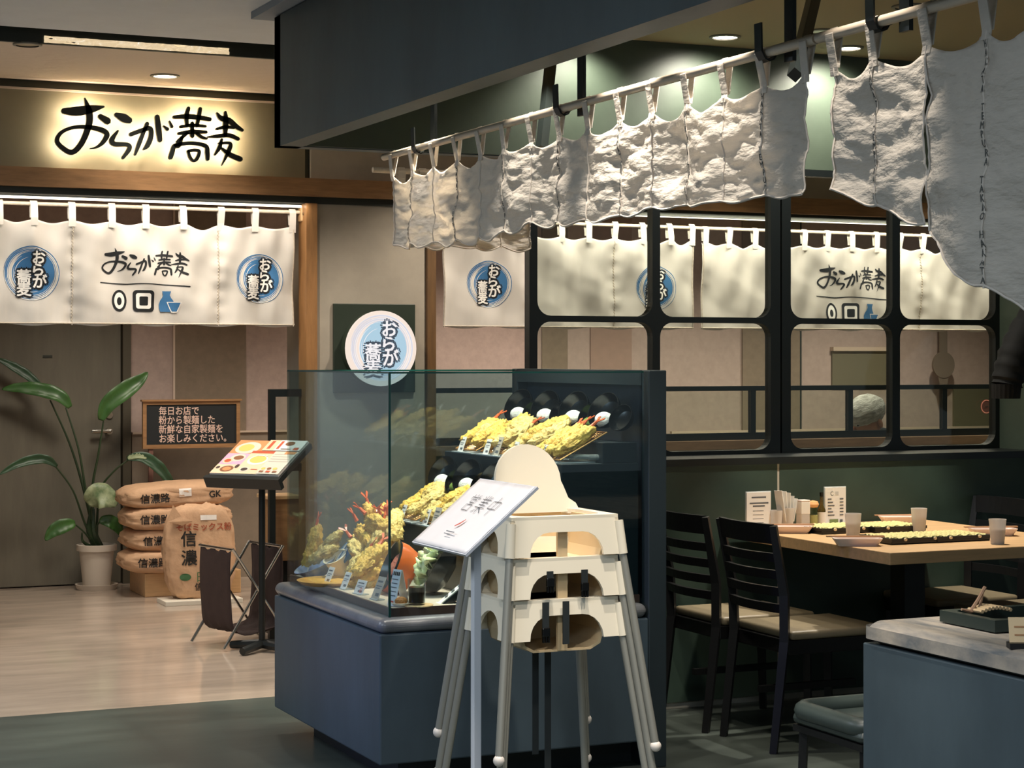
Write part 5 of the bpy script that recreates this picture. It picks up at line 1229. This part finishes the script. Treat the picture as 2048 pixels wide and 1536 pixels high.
def dish(px, py, rz, label):
    p = tp(px, py); t = thing('sauce_dish', label, 'dish', p, rz)
    bm = NB(); o1 = rrect(-.075, -.035, .075, .035, .012, 3); o2 = rrect(-.095, -.05, .095, .05, .016, 3); o3 = rrect(-.088, -.044, .088, .044, .014, 3)
    rs = [[bm.verts.new((u, v, z)) for u, v in o_] for o_, z in ((o1, 0), (o2, .03), (o3, .03), ([(u * .95, v * .92) for u, v in o1], .008))]
    n = len(o1)
    for a, b in zip(rs, rs[1:]):
        for i in range(n): bm.faces.new((a[i], a[(i + 1) % n], b[(i + 1) % n], b[i]))
    bm.faces.new(rs[0]); bm.faces.new(rs[-1]); obj('body', bm, dishm, t)
    for k, yv in enumerate((-.012, .002)):
        o = obj('chopstick', T([(-.12, yv, .036), (.105, yv + .008, .036)], [.0022, .0038], 6), ckm, loc=p, rot=(0, 0, rz)); tag(o, 'wooden chopstick lying across the ' + label, 'chopstick', 'chopsticks on the dishes')
dish(1714, 1091, R(-25), 'white sauce dish on the table edge before a tumbler'); dish(1578, 1066, R(-25), 'white sauce dish behind the slatted chair back')
dish(1802, 1046, R(-20), 'white sauce dish near the green panel'); dish(1985, 1071, R(-20), 'white sauce dish beside the last frosted tumbler')
frost = M('frosted_plastic', (238, 234, 230), .45, translucent=.5)
for px, py, lab in ((1706, 1075, 'frosted tumbler between the straw trays near the condiments'), (1838, 1063, 'frosted tumbler at the far side of the table'), (1995, 1088, 'frosted tumbler beside the counter end of the table')):
    t = thing('tumbler', lab, 'tumbler', tp(px, py)); obj('wall', L([(0, 0), (.026, 0), (.034, .098), (.0325, .098), (.025, .005), (0, .005)], 24), frost, t, smooth=True)
    obj('water', L([(0, .006), (.0245, .006), (.0285, .06), (0, .06)], 20), M('tumbler_water', (206, 204, 200), .1, translucent=.5), t)
# condiments at the panel end
yc = 7.05
def cp(px): p = atY(px, 1050, yc); return Vector((p.x, yc, ZT))
def stand_card(px0, px1, hgt, label, layers):
    a, b = cp(px0), cp(px1); t = thing('menu_card', label, 'menu card', (a + b) / 2); w_ = (b - a).length
    obj('sheet', B((-w_ / 2, -.002, .004), (w_ / 2, .001, hgt), .0), paper, t); obj('holder', B((-w_ / 2 - .003, .001, 0), (w_ / 2 + .003, .006, hgt + .004)), M('acrylic'), t); obj('foot', B((-w_ / 2, -.03, 0), (w_ / 2, .03, .004)), M('acrylic'), t)
    prints('printed_text', layers(w_, hgt), lambda u, v, o_: Vector((u, -.002 - o_, v)), t, lift=.0004)
gi = M('grey_ink', (90, 92, 96), .8); ogr = M('olive_print', (128, 140, 84), .7)
stand_card(1493, 1541, .155, 'white menu card in acrylic holder beside the napkin cups', lambda w_, h_: [(rect_poly(-w_ * .3, h_ * .84, w_ * .3, h_ * .88), gi), (rect_poly(-w_ * .38, h_ * .68, w_ * .4, h_ * .72), gi), (rect_poly(-w_ * .25, h_ * .6, w_ * .25, h_ * .64), gi)] + [(rect_poly(-w_ * .25, h_ * (.48 - .11 * k), w_ * .2, h_ * (.495 - .11 * k)), gi) for k in range(4)])
stand_card(1650, 1691, .165, 'white price list card with green button mark beside the oil bottle', lambda w_, h_: [(arc_poly(-w_ * .16, h_ * .84, .008, 40, 330, .003, 12), gi), (rect_poly(-w_ * .02, h_ * .80, w_ * .14, h_ * .89), M('pale_grey_ink', (200, 196, 190), .8))] + [(rect_poly(-w_ * .38, h_ * (.68 - .085 * k), -w_ * (.2 - .22 * (k % 3) / 3), h_ * (.71 - .085 * k)), gi) for k in range(6)] + [(rect_poly(w_ * .2, h_ * (.68 - .085 * k), w_ * .38, h_ * (.71 - .085 * k)), gi) for k in range(6)] + [(rect_poly(-w_ * .3, h_ * .06, w_ * .12, h_ * .16), ogr), (rect_poly(w_ * .2, h_ * .07, w_ * .34, h_ * .15), gi)])
t = thing('plastic_cup', 'clear short cup next to the white menu card', 'cup', cp(1552)); obj('wall', L([(0, 0), (.022, 0), (.03, .075), (.0285, .075), (.021, .004), (0, .004)], 22), frost, t, smooth=True)
t = thing('napkin_cup', 'frosted cup stuffed with white paper napkins', 'napkin cup', cp(1573)); obj('wall', L([(0, 0), (.027, 0), (.036, .085), (.0345, .085), (.026, .004), (0, .004)], 22), frost, t, smooth=True)
for k in range(6):
    a = -.022 + .008 * k; o = obj('napkin', B((a, -.02, .03), (a + .003, .022, .165 - .007 * k), 0), M('napkin_white', (236, 232, 224), .8), loc=cp(1573), rot=(R(3 * (k % 3) - 3), R(-9 + 4 * k), R(20))); tag(o, 'folded white paper napkin standing in the frosted cup', 'napkin', 'napkins in the cup')
t = thing('condiment_tub', 'white square condiment tub with paper band and lid', 'tub', cp(1606)); obj('body', B((-.022, -.022, 0), (.022, .022, .07), .004), frost, t); obj('paper_band', B((-.0225, -.0225, .055), (.0225, .0225, .108), .002), paper, t); obj('lid', B((-.023, -.023, .108), (.023, .023, .116), .003), dishm, t)
t = thing('spice_shaker', 'glass spice jar with round wooden stopper', 'shaker', cp(1626)); obj('jar', L([(0, 0), (.022, 0), (.023, .05), (.018, .07), (.015, .08), (0, .08)], 20), glass('jar_glass', (226, 228, 200), .8), t, smooth=True); obj('salt', L([(0, .003), (.02, .003), (.02, .048), (0, .048)], 18), M('salt', (220, 214, 176), .7), t); obj('stopper', L([(0, .08), (.02, .082), (.026, .095), (.02, .108), (0, .112)], 20), M('stopper', (224, 168, 112), .4), t, smooth=True)
t = thing('oil_bottle', 'slim oil bottle with black cap and white label', 'bottle', cp(1643)); obj('glass', L([(0, 0), (.018, 0), (.018, .07), (.007, .092), (.007, .13), (0, .13)], 18), M('oil', (120, 100, 50), .1, trans=.6), t, smooth=True); obj('cap', L([(.008, .128), (.009, .145), (0, .146)], 14), black, t); obj('label', L([(.0183, .012), (.0183, .06)], 18, cap=False), paper, t)

# --- counter in the foreground
kc = atz(1725.7, 1284.6, .70)
t = thing('serving_counter', 'grey plaster counter with worn rounded stone-like top', 'counter', (kc.x, kc.y, 0))
wornm = M('worn_top', (186, 174, 158), .5, var=.3, vscale=7, stretch=(3.5, .7, 1), bump=.5, bscale=12, vcol=(92, 100, 106))
obj('body', B((.0, -3.2, 0), (3, 0, .70), .004), casepl, t)
bm = NB(); box(bm, (-.008, -3.2, .70), (3, .008, .765), .05, 6); obj('top', bm, wornm, t, smooth=True)
ZK = .765
q = atz(2010, 1252, ZK); t = thing('serving_tray', 'black serving tray with a ladle and noodle mat on the counter', 'tray', q, R(0))
obj('base', B((-.1, -.09, 0), (.26, .1, .006)), trayb, t); obj('rim', ring_prism(NB(), -.125, -.115, .285, .125, -.1, -.09, .26, .1, .03, lambda u, v, w_: Vector((u, v, .004 + w_)), .032), M('tray_green_black', (36, 48, 44), .35), t)
q2 = q + Vector((-.02, .05, .036)); t = thing('bamboo_mat', 'small pale bamboo mat heaped on the black serving tray', 'mat', q2)
for k in range(9): obj('bamboo_stick', T([(-.04 + .012 * k, -.03, .004 + .008 * math.sin(k * .39)), (-.04 + .012 * k, .03, .004 + .008 * math.sin(k * .39))], .0055, 6), M('bamboo', (196, 172, 134), .5), t)
t = thing('wooden_tongs', 'bent wooden tongs leaning on the rim of the serving tray', 'tongs', q + Vector((-.07, .06, .036))); obj('arm', T([(-.03, 0, .008), (.0, .0, .0), (.03, 0, .005), (.06, .02, .06)], [.004, .006, .005, .004], 6), M('tongs_wood', (150, 120, 96), .6), t); obj('arm', T([(.0, .0, .0), (.028, .0, .034), (.05, 0, .066)], .005, 6), M('tongs_wood'), t)
q = atz(2040, 1296, ZK); t = thing('counter_card', 'cream card in a dark wooden holder on the counter', 'card', q, R(-25)); obj('holder', B((-.03, -.02, 0), (.07, .02, .014)), chairblk, t)
obj('card', prism(NB(), [(-.025, .01), (.07, .01), (.07, .075), (-.025, .075)], lambda u, v, w_: Vector((u, v * .25 + w_, v)), .003), M('cream_card', (224, 200, 160), .6), t)
prints('printed_text', [(rect_poly(-.012, .05, .05, .054), ckm), (rect_poly(-.012, .03, .04, .034), ckm)], lambda u, v, o_: Vector((u, v * .25 - o_, v)), t)
# --- padded stool tucked behind the counter
q = atz(1690, 1425, .44); t = thing('padded_stool', 'dark padded stool with raised rolled edge beside the counter', 'stool', (q.x + .12, q.y + .0, 0), R(0))
vin = M('stool_vinyl', (52, 62, 60), .38)
bm = NB(); box(bm, (-.19, -.19, .38), (.19, .19, .42), .02, 3); obj('seat', bm, vin, t, smooth=True)
pts = rrect(-.175, -.175, .175, .175, .05, 5); bm = NB(); tube(bm, [(u, v, .425) for u, v in pts] + [(pts[0][0], pts[0][1], .425)], .03, 10); obj('rolled_edge', bm, vin, t, smooth=True)
obj('under_rim', ring_prism(NB(), -.185, -.185, .185, .185, -.15, -.15, .15, .15, .02, lambda u, v, w_: Vector((u, v, .36 + w_)), .02), chairblk, t)
for sx in (-1, 1):
    for sy in (-1, 1): obj('leg', T([(sx * .16, sy * .16, .37), (sx * .17, sy * .17, 0)], [.018, .014], 4), chairblk, t)
# --- jacket hanging on the green side wall, one sleeve in view
jk = M('jacket_dark', (12, 16, 16), .8, var=.2, vscale=8, bump=.3, bscale=10); yj = YQ - .17
J0 = atY(2090, 640, yj); t = thing('hanging_jacket', 'dark jacket hanging on the green wall with one empty sleeve in view', 'jacket', J0)
pth = [atY(2092, 618, yj), atY(2062, 655, yj), atY(2036, 700, yj - .02), atY(2020, 742, yj - .03), atY(2014, 770, yj - .03)]
s_ = crom([tuple(p) for p in pth], 6); rad = [.092 - .026 * i / (len(s_) - 1) + .005 * math.sin(i * 1.9) for i in range(len(s_))]
sl = obj('sleeve', T([Vector(p) - J0 for p in s_], rad, 20), jk, t, smooth=True)
e0, e1 = atY(2013, 768, yj - .03), atY(2012, 797, yj - .03); bm = NB(); n = 40; rings = []
for z_, k in ((0, 1), (.15, 1.0), (1, .95), (1, .80), (.3, .78)):
    c_ = e0 + (e1 - e0) * z_ - J0; rings.append([bm.verts.new(c_ + Vector((math.cos(2 * math.pi * i / n), math.sin(2 * math.pi * i / n), 0)) * .064 * k * (1 + .035 * (i % 2))) for i in range(n)])
for a, b in zip(rings, rings[1:]):
    for i in range(n): bm.faces.new((a[i], a[(i + 1) % n], b[(i + 1) % n], b[i]))
obj('ribbed_cuff', bm, M('cuff_dark', (9, 11, 11), .85), t)
bm = NB(); bmesh.ops.create_cube(bm, size=2); bmesh.ops.subdivide_edges(bm, edges=bm.edges[:], cuts=8, use_grid_fill=True)
for v in bm.verts:
    q_ = v.co / ((abs(v.co.x) ** 4 + abs(v.co.y) ** 4 + abs(v.co.z) ** 4) ** .25); k = 1 + .08 * noise.noise(q_ * 3)
    v.co = Vector((q_.x * .2 * k * (1 - .25 * max(0, q_.z)), q_.y * .075 * k, q_.z * .33 * k))
obj('body', bm, jk, t, smooth='all', loc=(.24, .06, -.12))
obj('hook', T([(.24, .13, .26), (.24, .05, .25), (.24, .03, .29)], .008, 8), chrome, t)
